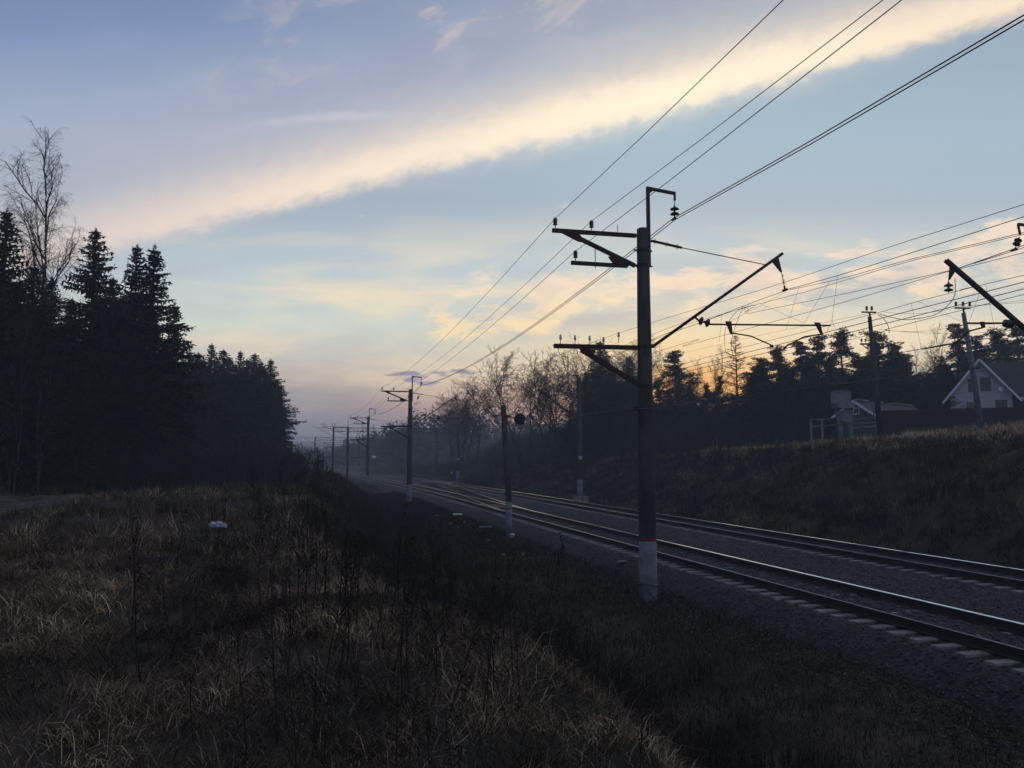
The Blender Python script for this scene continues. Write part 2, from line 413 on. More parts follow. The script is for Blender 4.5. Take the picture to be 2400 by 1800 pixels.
# dirt track towards the wood
pv = []; pf = []
for i in range(60):
    q = 6+i*1.1; c = -9.2-3.2*math.sin((q-4)/40)-max(0, q-40)*.10
    for j, o in enumerate((-2.0,-1.2,-.6,0,.6,1.2,2.0)):
        dip = -.07 if abs(abs(o)-.8) < .3 else 0
        x_ = c+o+random.uniform(-.12,.12); pv.append((x_, q, float(H(x_, q, True))+.05+dip))
for i in range(59):
    for j in range(6): a = i*7+j; pf.append((a, a+1, a+8, a+7))
pm_ = MB(); pm_.v = pv; pm_.f = pf; tag(pm_.build('dirt_path', M['path'], smooth=True), kind='structure')

# ------------------------------------------------------------------ stuff: stones
def octas(P_, size, m, name, flat=.7):
    n = len(P_); base = np.array([(1,0,0),(-1,0,0),(0,1,0),(0,-1,0),(0,0,1),(0,0,-1)], float)
    V = base[None]*(size[:, None, None]*rng.uniform(.55, 1.25, (n, 6, 1)))
    V[:, :, :] += rng.normal(0, .18, (n, 6, 3))*size[:, None, None]
    a = rng.uniform(0, 6.28, n); c, s = np.cos(a), np.sin(a)
    x = V[..., 0]*c[:, None]-V[..., 1]*s[:, None]; y = V[..., 0]*s[:, None]+V[..., 1]*c[:, None]
    V = np.stack([x, y, V[..., 2]*flat], -1)+P_[:, None]
    F = np.array([(0,2,4),(2,1,4),(1,3,4),(3,0,4),(2,0,5),(1,2,5),(3,1,5),(0,3,5)])
    F = (F[None]+np.arange(n)[:, None, None]*6).reshape(-1, 3)
    tone = np.repeat(rng.uniform(.35, 1.25, n)**1.2, 6)
    return link(name, npmesh(name, V.reshape(-1, 3), F, m, tone))
n = 52000
q = 3+55*rng.random(n)**1.5; pp = rng.uniform(8.2, 20.6, n); sp = rng.random(n) < .10
pp = np.where(sp, rng.normal(8.7, .5, n), pp); p = pp+coff(q)
z = np.where(pp > 9.15, ballz(p, q), H(p, q)); st = octas(np.stack([p, q, z+.008], 1), rng.uniform(.018, .042, n), M['stone'], 'ballast_stones')
tag(st, 'grey crushed stones lying loose on the track bed', 'stones', kind='stuff')

# ------------------------------------------------------------------ tracks
def path_pts(f, q0, q1, step): return [(float(f(q))+float(coff(q)), q) for q in np.arange(q0, q1+.001, step)]
def rail_mb(pts, side):
    """rail with foot, web and head following pts, offset sideways"""
    prof = [(-.075,-.18),(.075,-.18),(.075,-.168),(.012,-.15),(.012,-.045),(.036,-.036),(.036,-.004),(-.036,-.004),(-.036,-.036),(-.012,-.045),(-.012,-.15),(-.075,-.168)]
    b = MB(); t = MB(); n = len(prof)
    for i, (x, y) in enumerate(pts):
        x0, y0 = pts[max(i-1,0)]; x1, y1 = pts[min(i+1,len(pts)-1)]; d = Vector((x1-x0, y1-y0)).normalized(); nx, ny = d.y, -d.x
        cx, cy_ = x+nx*side, y+ny*side
        for a, z_ in prof: b.v.append((cx+nx*a, cy_+ny*a, z_))
        for a, z_ in ((-.037,-.006),(-.030,0),(.030,0),(.037,-.006)): t.v.append((cx+nx*a, cy_+ny*a, z_+.003+a*.06*(2.4 if side > 0 else -1)))
    for i in range(len(pts)-1):
        for j in range(n): b.f.append((i*n+j, i*n+(j+1) % n, (i+1)*n+(j+1) % n, (i+1)*n+j))
        for j in range(3): t.f.append((i*4+j, (i+1)*4+j, (i+1)*4+j+1, i*4+j+1))
    b.f.append(tuple(range(n))); b.f.append(tuple(range((len(pts)-1)*n, len(pts)*n)))
    return b, t
def sleeper_mb(b, x, y, L=2.7, w=.27, rz=0):
    c, s = math.cos(rz), math.sin(rz)
    P_ = []
    for a, bb, z_ in ((-1,-1,-.36),(1,-1,-.36),(1,1,-.36),(-1,1,-.36),(-1,-.8,-.19),(1,-.8,-.19),(1,.8,-.19),(-1,.8,-.19)):
        X_ = a*L/2*(1 if z_ < -.3 else .985); Y_ = bb*w/2
        P_.append((x+X_*c-Y_*s, y+X_*s+Y_*c, z_))
    b.add(P_, [(3,2,1,0),(4,5,6,7),(0,1,5,4),(1,2,6,5),(2,3,7,6),(3,0,4,7)])
def track(centre, q0, q1, label, name, L=2.7, smat='sleeper', nparts=100, vis0=0, step=.545, qs0=None, qs1=None):
    t = empty(name, (0, 0, 0), label, 'railway track')
    pts = path_pts(centre, q0, q1, 2.5)
    for s_ in (-.796, .796):
        b, tp = rail_mb(pts, s_); r = b.build('rail', M['railside'], t); tp.build('running_surface', M['railtop'], r, smooth=False)
    qq = np.arange(qs0 if qs0 is not None else q0, qs1 or q1, step); k = 0; rest = MB()
    for i, q in enumerate(qq):
        q = q+random.uniform(-.02,.02); x = float(centre(q))+float(coff(q)); ang = -math.atan((float(centre(q+1)+coff(q+1))-float(centre(q-1)+coff(q-1)))/2)
        if q > vis0 and k < nparts:
            b = MB(); sleeper_mb(b, x, q, L, .27, ang+random.uniform(-.01,.01)); b.build('sleeper', M[smat], t); k += 1
        else: sleeper_mb(rest, x, q, L, .27, ang)
    if rest.v:
        o = rest.build('sleepers', M[smat], t); o['kind'] = 'stuff'
    return t
track(lambda q: 11.33+0*q, -15, 420, 'near railway track, its pale sleeper ends showing along the ballast edge', 'railway_track', vis0=6)
track(lambda q: 17.31+0*q, -15, 420, 'far railway track at the foot of the right hand bank', 'railway_track', vis0=10)
def xo(q):
    t = np.clip((np.asarray(q, float)-45)/74, 0, 1); t = t*t*(3-2*t)*.55+t*.45
    return 11.33+5.98*t
track(xo, 47, 117, 'crossover rails running diagonally from the near track to the far track', 'crossover_track', smat='sleeperwood', nparts=100, L=3.2, step=.7)
sw = empty('switch_gear', (11.33, 51, 0), 'pale bars between the rails beside the signal post', 'switch gear')
for i in range(9):
    mb = MB(); mb.box((coff(51+i*.38), i*.38, -.09), (1.25, .08, .05)); mb.build('bar', M['sleeper'], sw)
for y_ in (-1.5, 2): 
    mb = MB(); mb.bar((-.63,y_,-.08),(.67,y_,-.08),.06,.04); mb.build('rod', M['steel'], sw)

# ------------------------------------------------------------------ insulators
def ins_pin(b, c, h=.2, r=.073):      # upright ribbed insulator
    b.lathe(c, [(.012,-.16),(.012,0),(r*.6,0),(r*1.0,h*.06),(r*.62,h*.2),(r*.6,h*.3),(r*1.0,h*.38),(r*.62,h*.5),(r*.6,h*.58),(r,h*.66),(r*.62,h*.82),(r*.6,h*.95),(r*.3,h)], (0,0,1), 12)
def ins_bell(b, c, h=.13, r=.035):
    b.lathe(c, [(.01,-.17),(.01,.0),(r,0),(r,h*.45),(r*.6,h*.5),(r*.8,h*.6),(r*.75,h*.9),(r*.3,h)], (0,0,1), 10)
def ins_disc(b, c, ax, k=2, r=.125, g=.15):
    c = Vector(c); ax = Vector(ax).normalized()
    for i in range(k):
        b.lathe(c+ax*(g*i), [(.012,-.05),(.035,0),(.045,.02),(r*.7,.035),(r,.06),(r*.96,.085),(r*.5,.1),(.02,.105),(.012,.15)], ax, 16)
# ------------------------------------------------------------------ masts
def make_mast(name, loc, label, side=1, full=True, cant=True, painted=True, plate=False, arms=True, comm=True, bracket=True):
    """mast in its own axes: x away from the tracks is -side"""
    r = empty(name, loc, label, 'railway mast', 'overhead line masts along the railway')
    X_ = lambda x, z, y=0: (x*side, y, z)
    hgt = 10.0
    b = MB(); b.tube([(0,0,-1),(0,0,1.5),(0,0,5),(0,0,hgt-.03),(0,0,hgt+.0)], [.238,.232,.205,.162,.12], 20); b.build('shaft', M['concrete'], r, smooth=True)
    if painted:
        b = MB(); b.tube([(0,0,-.9),(0,0,1.55)], [.244,.236], 20); b.build('painted_base', M['pale_paint'], r, smooth=True)
        b = MB(); b.tube([(0,0,1.552),(0,0,1.62)], [.239,.238], 20); b.build('red_band', M['red_paint'], r, smooth=True)
        b = MB(); b.tube([(.27*math.cos(a), .27*math.sin(a), .42+.03*math.sin(a*2)) for a in np.linspace(0,6.28,17)], .012, 5, False)
        b.tube([(.27,-.02,.42),(.25,-.3,.25),(.05,-.27,.1),(-.2,-.25,.35)], .01, 5, False); b.build('earthing_wire', M['wire'], r)
    for z_ in (8.95, 9.38, 6.72, 5.65):
        b = MB(); rr = .238-.0078*z_
        b.lathe((0,0,z_), [(rr+.004,-.05),(rr+.014,-.045),(rr+.014,.045),(rr+.004,.05)], (0,0,1), 20)
        for s_ in (-1, 1): b.box((s_*(rr+.05)*1, 0, z_), (.1,.03,.04))
        b.build('clamp', M['steel'], r, smooth=False)
    if arms:
        a = MB(); a.bar(X_(-.2,9.78), X_(-2.58,9.77), .09, .105); a.lathe(X_(-.12,9.78), [(.02,0),(.02,.12)], X_(-1,0), 8)
        fa = a.build('feeder_arm', M['rust'], r)
        for x_ in (-2.5, -1.48):
            i_ = MB(); ins_pin(i_, X_(x_,9.92), .2); i_.build('insulator', M['porcelain'], fa, smooth=True)
        a = MB(); a.tube([X_(-.73,9.83), X_(-.73,10.05)], .009, 6); a.build('pin', M['steel'], fa)
        a = MB(); a.bar(X_(-2.05,9.69), X_(-.24,8.94), .085, .105)
        a.prism([X_(-2.3,9.715),X_(-1.85,9.715),X_(-1.65,9.5),X_(-1.85,9.52)], (0,.1,0)); a.lathe(X_(-.14,8.93), [(.02,0),(.02,.12)], X_(-1,0), 8)
        a.build('arm_brace', M['rust'], r)
        a = MB(); a.bar(X_(-.46,8.92), X_(-2.06,8.92), .085, .10); a.prism([X_(-.42,8.92),X_(-.85,8.96),X_(-1.0,9.15),X_(-.4,9.02)], (0,.1,0))
        la = a.build('lower_arm', M['rust'], r)
        i_ = MB(); ins_pin(i_, X_(-1.94,9.06), .2); i_.build('insulator', M['porcelain'], la, smooth=True)
        a = MB(); a.tube([X_(-1.38,9.38), X_(-1.38,8.8)], .011, 6); a.tube([X_(-1.38+.03*math.cos(t_),9.40+.03*math.sin(t_)) for t_ in np.linspace(0,6,9)], .006, 5, False); a.build('hanger_rod', M['steel'], r)
    # pipe bracket carrying the twin feeder
    if bracket:
     a = MB(); a.bar(X_(.17,8.95), X_(.17,11.15), .085, .085); a.bar(X_(.13,11.15), X_(.98,11.06), .08, .075); a.bar(X_(.97,11.09), X_(.97,10.86), .05, .05)
     a.prism([X_(.2,11.1),X_(.2,10.98),X_(.34,11.1)], (0,.06,0)); a.lathe(X_(.14,8.5), [(.02,-.1),(.02,.6)], (0,0,1), 6)
     bk = a.build('feeder_bracket', M['steel'], r)
     a = MB(); a.tube([X_(.97,10.86), X_(.96,10.72)], .012, 6); ins_disc(a, X_(.96,10.68), (0,0,-1), 2, .125, .14); a.tube([X_(.95,10.42),X_(.94,10.34)], .014, 6); a.box(X_(.93,10.33), (.06,.22,.05))
     a.build('insulator_string', M['porcelain'], bk, smooth=True)
    if cant:
        a = MB(); a.lathe(X_(.13,9.66), [(.03,0),(.03,.15)], X_(1,-.1), 8); a.tube([X_(.25,9.67), X_(1.15,9.53)], .036, 10)
        for f_ in (.12,.5,.85): a.tube([X_(.25+.9*f_, 9.67-.14*f_+.07*math.cos(t_), .07*math.sin(t_)) for t_ in np.linspace(0,6.28,11)], .006, 5, False)
        a.build('tie_insulator', M['steel'], r, smooth=True)
        a = MB(); a.tube([X_(1.15,9.53), X_(3.69,9.2)], .014, 8); a.build('tie_rod', M['wire'], r)
        a = MB(); a.lathe(X_(.16,6.75), [(.05,0),(.05,.1)], X_(1,0), 8); a.tube([X_(.26,6.75), X_(4.28,9.56)], .042, 12)
        ca = a.build('cantilever', M['rust'], r, smooth=True)
        a = MB(); a.prism([X_(3.93,9.3),X_(4.14,9.42),X_(4.24,9.02),X_(4.2,9.0)], (0,.03,0)); a.build('hanger_plate', M['steel'], ca)
        a = MB(); a.tube([X_(4.22,9.03), X_(4.32,8.5)], .011, 6)
        a.lathe(X_(4.25,8.93), [(.01,0),(.03,.02),(.01,.05)], X_(.1,-.53), 8)
        for k in range(4): a.lathe(X_(4.27+.01*k, 8.8-.035*k), [(.01,0),(.055,.006),(.01,.014)], X_(.1,-.53), 10)
        a.tube([X_(4.3,8.62),X_(4.32,8.5)], .026, 8); a.box(X_(4.32,8.5), (.06,.2,.06)); a.build('insulator_rod', M['steel'], ca)
        a = MB(); a.tube([X_(1.82,7.41), X_(5.75,7.53)], .026, 10); rt = a.build('register_tube', M['rust'], r, smooth=True)
        a = MB(); a.tube([X_(1.5,7.6), X_(1.6,7.52)], .03, 8); a.tube([X_(1.6,7.52),X_(1.85,7.42)], .014, 8); ins_disc(a, X_(1.62,7.51), X_(1,-.22), 2, .12, .2); a.build('insulator', M['porcelain'], rt, smooth=True)
        for x0, x1, x2, zt in ((2.5,2.58,0,7.52),(5.3,5.44,0,7.6)):
            a = MB(); a.prism([X_(x0-.07,zt),X_(x0+.1,zt),X_(x1+.05,zt-.36),X_(x1,zt-.36)], (0,.05,0)); a.build('drop_plate', M['steel'], rt)
        a = MB(); a.tube([X_(2.58,7.2),X_(3.2,7.13),X_(3.82,6.9)], .02, 8); a.box(X_(3.84,6.87),(.05,.1,.06)); a.build('steady_arm', M['rust'], rt, smooth=True)
        a = MB(); a.tube([X_(5.46,7.27),X_(4.88,7.17),X_(4.28,6.87)], .02, 8); a.box(X_(4.26,6.84),(.05,.1,.06)); a.build('steady_arm', M['rust'], rt, smooth=True)
    if comm:
        a = MB(); a.bar(X_(-.2,6.69), X_(-2.55,6.66), .10, .115); a.bar(X_(-.05,6.69),X_(-.4,6.69), .05,.05)
        cm = a.build('signal_wire_arm', M['rust'], r)
        for x_, h_ in ((-2.37,0),(-1.97,0),(-1.56,0),(-1.17,-.02),(-.74,.13)):
            i_ = MB(); ins_bell(i_, X_(x_,6.84+h_)); i_.build('insulator', M['white_porcelain'], cm, smooth=True)
        a = MB(); a.bar(X_(-1.8,6.58), X_(-.15,5.68), .10, .12); a.prism([X_(-1.85,6.6),X_(-1.4,6.6),X_(-1.5,6.42),X_(-1.65,6.46)],(0,.1,0)); a.build('arm_brace', M['rust'], r)
    a = MB(); a.lathe((0,0,5.03), [(.206,-.014),(.216,-.012),(.216,.012),(.206,.014)], (0,0,1), 20); a.box(X_(-.28,5.02,-.05), (.11,.09,.12)); a.build('cable_clamp', M['steel'], r)
    if plate:
        a = MB(); a.box((0,-.225,3.35), (.26,.012,.26)); pl = a.build('number_plate', M['white_paint'], r)
        a = MB(); a.box((-.045,-.233,3.35),(.035,.004,.12)); a.box((.045,-.233,3.35),(.035,.004,.12)); a.box((0,-.233,3.36),(.1,.004,.03)); a.build('plate_mark', M['black_paint'], pl)
    return r
M1 = (8.58, 20.3, -.8)
m1 = make_mast('railway_mast', M1, 'largest round concrete mast beside the near track, with red ringed pale base')
def mast_copy(src, loc, label, rz=0, sc=1):
    c = copy_tree(src); c.location = loc; c['label'] = label; c.rotation_euler = (0,0,rz); c.scale = (sc,)*3; return c
M2 = (8.05, 72, -.8); M3 = (7.2, 118, -.8)
mast_copy(m1, M2, 'second concrete mast on the left of the tracks, beyond the signal post', R(1.5))
mast_copy(m1, M3, 'third concrete mast on the left of the tracks, slightly reddish, before the portal frames', R(3))
def farmast(loc, label, h=9.4, left=True):
    r = empty('railway_mast', loc, label, 'railway mast', 'overhead line masts along the railway')
    b = MB(); b.tube([(0,0,-1),(0,0,h)], [.24,.16], 12); b.build('shaft', M['concrete'], r, smooth=True)
    b = MB(); b.tube([(0,0,h*.55),(0,0,h-.05)], [.215,.175], 12); b.build('reddish_upper', M['rust'], r, smooth=True)
    return r
# fourth mast with long telegraph arms, and the portal legs
r4 = farmast((5.3,143,-.8), 'mast with long thin left arms behind the third mast', 9.5)
b = MB(); b.bar((-.1,0,9.4),(-4.4,0,9.55),.07,.07); b.bar((-.1,0,8.0),(-4.0,0,9.5),.06,.06); b.bar((0,0,10.9),(0,0,9.4),.07,.07); b.bar((0,0,10.9),(1.5,0,10.9),.06,.06); b.bar((1.5,0,10.9),(1.5,0,10.5),.04,.04)
b.build('feeder_arm', M['steel'], r4)
for x_ in (-4.4,-4.0,-2.7,-2.3):
    b = MB(); b.lathe((x_,0,9.6),[(.02,-.05),(.02,.2),(.07,.25),(.07,.4),(.03,.45)],(0,0,1),8); b.build('insulator', M['porcelain'], r4)
b = MB(); b.tube([(.2,0,4.7),(3.6,0,8.6)],.05,8); b.bar((-4.2,0,4.3),(4.2,0,4.25),.1,.1); b.bar((-3.6,0,4.2),(-.2,0,2.9),.08,.08); b.build('cantilever', M['steel'], r4)
def portal(q, x0, x1, zt, label, arm=True):
    """two masts with a lattice beam across all tracks"""
    r = empty('portal_frame', (x0, q, -.6), label, 'portal frame', 'lattice portal frames over the station tracks')
    W = x1-x0
    for x_ in (0, W):
        b = MB(); b.tube([(x_,0,-1),(x_,0,zt+.9)], [.25,.17], 12); b.build('mast', M['rust'], r, smooth=True)
    b = MB(); z0 = zt; z1 = zt+.75
    for y_ in (-.3, .3):
        for z_ in (z0, z1): b.bar((0,y_,z_),(W,y_,z_),.09,.09)
        k = int(W/1.5)
        for i in range(k+1):
            xa = W*i/k; b.bar((xa,y_,z0),(xa,y_,z1),.06,.06)
            if i < k: b.bar((xa,y_,z0 if i%2 else z1),(W*(i+1)/k,y_,z1 if i%2 else z0),.045,.045)
    b.build('lattice_beam', M['steel'], r)
    if arm:
        b = MB(); b.bar((0,0,zt+.5),(-4.2,0,zt+.9),.07,.07); b.bar((0,0,zt-.9),(-3.2,0,zt+.7),.06,.06); b.build('side_arm', M['steel'], r)
    for i in range(3):
        x_ = W*(.22+.27*i); b = MB(); b.tube([(x_,0,zt),(x_,0,zt-.9)],.02,6); ins_disc(b,(x_,0,zt-.9),(0,0,-1),2,.13,.16); b.build('insulator', M['porcelain'], r)
    return r
portal(165, 3.3, 24, 9.25, 'nearest lattice portal frame, its beam starting at the reddish fifth mast')
portal(222, -.3, 22, 8.9, 'second lattice portal frame, lower and fainter behind the first')
portal(280, -7.7, 18, 8.9, 'third lattice portal frame, pale in the haze')
portal(345, -18, 14, 8.9, 'farthest lattice portal frame next to the end of the spruce wood', False)
# right-hand row
RB = Vector((21.3, 19.6, -.3))
rm = make_mast('railway_mast', RB, 'mast mostly outside the right edge, its rusty cantilever over the far track', side=-1, arms=False, comm=False, cant=False, plate=True, bracket=False)
def rl(x, y): v = U(x, y, q=19.6)-RB; return (v.x, 0, v.z)
b = MB(); b.bar((-.17,0,8.6), (-.17,0,10.2), .085, .085)
e = Vector(rl(2386,527)); b.bar((-.13,0,10.2), (e.x,0,e.z+.02), .08, .075); b.bar(e, rl(2391,550), .05, .05); bk = b.build('feeder_bracket', M['steel'], rm)
b = MB(); f_ = Vector(rl(2389,556)); d_ = Vector(rl(2377,586))-f_; ins_disc(b, f_+d_*.1, d_, 2, .11, .13); b.tube([f_, f_+d_], .014, 6); b.box(f_+d_, (.06,.22,.05)); b.build('insulator_string', M['porcelain'], bk, smooth=True)
ct = Vector(rl(2217,610)); cf = Vector(rl(2400,769)); cb = ct+(cf-ct)*((-.26-ct.x)/(cf.x-ct.x))
for dy in (-.045, .045):
    b = MB(); b.bar(ct+Vector((0,dy,0)), cb+Vector((0,dy,0)), .03, .11); ca = b.build('cantilever', M['rust'], rm)
for f0 in (.03,.2,.45,.7,.95):
    b = MB(); b.box(ct.lerp(cb,f0), (.12,.07,.08)); b.build('spacer', M['rust'], ca)
b = MB(); b.prism([rl(2226,622), rl(2240,634), rl(2226,656), rl(2223,656)], (0,.03,0)); b.build('hanger_plate', M['steel'], ca)
b = MB(); h0 = Vector(rl(2224,655)); h1_ = Vector(rl(2223,664)); b.tube([h0, h1_], .014, 6); ins_disc(b, h1_, (-.03,0,-1), 2, .125, .135); b.build('insulator_string', M['porcelain'], ca, smooth=True)
b = MB(); b.tube([rl(2246,629), (-.2,0,cb.z+3.2)], .013, 6); b.build('tie_rod', M['wire'], rm)
b = MB(); b.tube([rl(2268,757.5), rl(2352,757.5)], .03, 10); rt = b.build('register_tube', M['rust'], rm, smooth=True)
b = MB(); b.tube([rl(2352,757.5), rl(2386,759)], .018, 6); ins_disc(b, rl(2352,757.5), (1,0,-.03), 3, .12, .1); b.build('insulator', M['porcelain'], rt, smooth=True)
b = MB(); b.prism([rl(2298,754),rl(2306,754),rl(2308,768),rl(2302,768)], (0,.06,0)); b.build('drop_plate', M['steel'], rt)
b = MB(); b.tube([rl(2306,767), rl(2271,776), rl(2242,803)], .024, 8); b.build('steady_arm', M['rust'], rt, smooth=True)
for q_, lb in ((64.3,'nearest mast in view right of the far track, with white plate and red ring'),
               (117,'mast on the right of the far track below the leafless tree clump'),
               (162,'small hazy mast on the right of the far track left of the leafless clump'),
               (230,'tiny hazy mast on the right side near the station')):
    c = mast_copy(rm, (21.3+float(coff(q_)), q_, -.25), lb); c.scale = (1,1,1.0)
b = MB(); b.box((21.3,64.3,-.3),(1.1,1.0,.5)); tag(b.build('mast_footing', M['sleeper']), 'concrete block under the right hand mast', 'footing')

# ------------------------------------------------------------------ wires
def wire(name, pts, r, label, cat='wire', m='wire', group=None, n=5, sub=6):
    pts = [Vector(p) for p in pts]; out = []
    for i in range(len(pts)-1):
        p0 = pts[max(i-1,0)]; p1 = pts[i]; p2 = pts[i+1]; p3 = pts[min(i+2,len(pts)-1)]
        for k in range(sub):
            t = k/sub; out.append(.5*((2*p1)+(p2-p0)*t+(2*p0-5*p1+4*p2-p3)*t*t+(3*p1-p0-3*p2+p3)*t**3))
    out.append(pts[-1])
    b = MB(); b.tube(out, r, n); o = b.build(name, M[m], smooth=True); return tag(o, label, cat, group)
def span(a, b, sag, n=8):
    a = Vector(a); b = Vector(b); return [a.lerp(b, i/n)-Vector((0,0,sag*4*(i/n)*(1-i/n))) for i in range(n)]
def chain(P_, sag):
    out = []
    for i in range(len(P_)-1): out += span(P_[i], P_[i+1], sag*((Vector(P_[i+1])-Vector(P_[i])).length/50)**2)
    return out+[Vector(P_[-1])]
GW = 'wires strung along the left row of masts'
for k, (dx, dz, lab) in enumerate(((-2.5,10.1,'thin line wire on the outer insulator of the top left arm'),(-1.48,10.1,'thin line wire on the inner insulator of the top left arm'),(-1.94,9.24,'thin line wire on the insulator of the short lower arm'))):
    P_ = [(M1[0]+dx, -30, -.8+dz+.2), (M1[0]+dx, M1[1], -.8+dz), (M2[0]+dx, M2[1], -.8+dz), (M3[0]+dx, M3[1], -.8+dz), (3.0+dx, 165, 8.8)]
    A_ = Vector(P_[1]); E_ = U((1800, 2023, 2053)[k], 0, z=A_.z-.12); F_ = A_+(E_-A_)*((-30-A_.y)/(E_.y-A_.y)); F_.z = A_.z+.2
    P_[0] = tuple(F_)
    wire('line_wire', chain(P_, .55), .0075, lab, 'overhead wire', group=GW, sub=1)
for s_, lab in ((-.055,'left cable of the thick twin feeder on the hooked bracket'),(.055,'right cable of the thick twin feeder on the hooked bracket')):
    fx = .93+s_
    P_ = [(M1[0]+fx, -30, 9.7), (M1[0]+fx, M1[1], 9.52), (M2[0]+fx, M2[1], 9.52), (M3[0]+fx, M3[1], 9.5), (5.3+1.5, 143, 9.6), (4.6, 165, 9.2)]
    wire('feeder_cable', chain(P_, .75), .0125, lab, 'overhead wire', group=GW, sub=1)
# signal cable clamped low on the mast
P_ = [U(2300,862,p=8.3), U(1930,905,p=8.3), U(1715,932,p=8.3), U(1534,955,p=8.35), U(1485,959,p=8.3), U(1368,972,p=8.25), U(1249,998,p=8.2), Vector((7.8,72,4.2)), Vector((7.0,118,4.2))]
wire('signal_cable', P_, .009, 'pale low cable clamped halfway up the big mast', 'overhead wire', 'cable')
def iw(name, pp_, lst, far, r, label, grp):
    P_ = [U(x, y, p=pp_) for x, y in lst]
    d = (P_[0]-P_[1]).normalized(); P_ = [P_[0]+d*25]+P_
    P_ += [Vector((pp_+float(coff(q_)), q_, z_)) for q_, z_ in far]
    return wire(name, P_, r, label, 'overhead wire', group=grp)
GN = 'overhead contact line wires above the tracks'
iw('messenger_wire', 12.93, [(2400,508),(2150,588),(1963,646),(1851,677),(1843,681),(1802,695),(1741,718),(1692,737),(1600,771),(1528,796)], [(55,6.95),(75,7.7),(118,7.6),(165,7.6),(222,7.4)], .0085, 'messenger wire held by the insulator rod of the big cantilever', GN)
iw('messenger_wire', 12.6, [(2400,545),(2134,608),(1963,655),(1851,679)], [], .0065, 'short auxiliary strand rising right from the cantilever rod', GN)
iw('messenger_wire', 13.6, [(2400,549),(2134,612),(1902,680),(1754,719),(1600,763),(1528,784)], [(75,7.7),(118,7.7),(165,7.6)], .0065, 'wire sloping just under the messenger wire', GN)
iw('messenger_wire', 13.4, [(2400,479),(2100,574),(1800,674),(1525,757),(1375,808)], [(60,9.0),(118,8.5)], .0075, 'lone highest wire on the right, well above the cantilever tip', GN)
iw('contact_wire', 12.41, [(2400,661),(2100,737),(1808,812),(1600,864)], [(72,6.0),(118,6.0),(165,6),(222,6)], .0085, 'contact wire at the tip of the left steady arm', GN)
iw('contact_wire', 12.84, [(2400,677),(2100,752),(1840,817),(1600,873)], [(72,6.0),(118,6.0),(165,6),(222,6)], .0085, 'contact wire at the tip of the right steady arm', GN)
iw('contact_wire', 14.6, [(2400,690),(2100,766),(1800,840)], [(72,6.3),(118,6.2)], .007, 'lowest thin contact wire beside the steady arms', GN)
iw('messenger_wire', 18.2, [(2400,645),(2300,668),(2215,690),(2142,709),(2050,735),(1880,779),(1612,850)], [(75,7.4),(118,7.6),(165,7.6),(222,7.4)], .0085, 'messenger wire over the far track, passing the hanging black insulators', GN)
iw('contact_wire', 18.2, [(2400,779),(2242,805),(2161,819),(2000,848)], [(75,6.0),(118,6),(165,6),(222,6)], .011, 'dark contact wire of the far track crossing in front of the pines', GN)
GR = 'twin cables of the right row'
iw('feeder_cable', 20.2, [(2400,580),(2375,588),(2250,627),(2223,635),(2000,684),(1754,735),(1600,771)], [(117,9.2),(162,9.2)], .010, 'upper cable of the pair passing behind the right cantilever tip', GR)
iw('feeder_cable', 20.3, [(2400,592),(2250,630),(2199,643),(2000,702),(1813,754),(1714,781),(1600,812),(1528,828)], [(117,9.2),(162,9.2)], .010, 'lower cable of the pair passing behind the right cantilever tip', GR)
GD = 'thin dropper wires of the contact line'
for a, c, pa, pb in (((1963,646),(1950,752),12.93,12.7),((1950,752),(1938,778),12.7,12.5),((1950,752),(1964,786),12.7,12.84),((1945,658),(1885,757),12.9,12.9),((1873,672),(1842,773),12.93,12.6),
                 ((1775,709),(1884,757),12.93,12.9),((1843,684),(1705,757),12.93,12.5),((1692,737),(1686,800),12.93,12.5),
                 ((2135,710),(2160,818),18.2,18.2),((2150,706),(2262,758),18.2,18.2),((2310,667),(2335,790),18.2,18.2),((2302,668),(2272,755),18.2,18.2)):
    wire('dropper', [U(*a, p=pa), U(*c, p=pb)], .0035, 'hair thin dropper wire hanging between messenger and contact wires', 'overhead wire', group=GD, n=4, sub=1)
# jumper loops
for L_, p_, lab in (([(1742,719),(1722,735),(1702,765),(1698,800),(1702,830)],12.8,'left curved jumper wire looping below the register tube'),
                    ([(1745,719),(1755,726),(1748,730),(1742,722),(1728,752),(1716,790),(1714,815),(1722,840),(1735,832)],12.8,'right curved jumper wire with a small loop at its top'),
                    ([(2238,652),(2238,690),(2222,715),(2190,738),(2130,749),(2090,744),(2062,736)],18.3,'thick jumper cable sagging left from the hanging black insulators'),
                    ([(2058,737),(2072,748),(2082,765),(2084,780)],18.3,'short hooked end of the sagging jumper cable')):
    wire('jumper_cable', [U(x,y,p=p_) for x,y in L_], .011 if p_ > 15 else .007, lab, 'overhead wire', group='curved jumper cables')
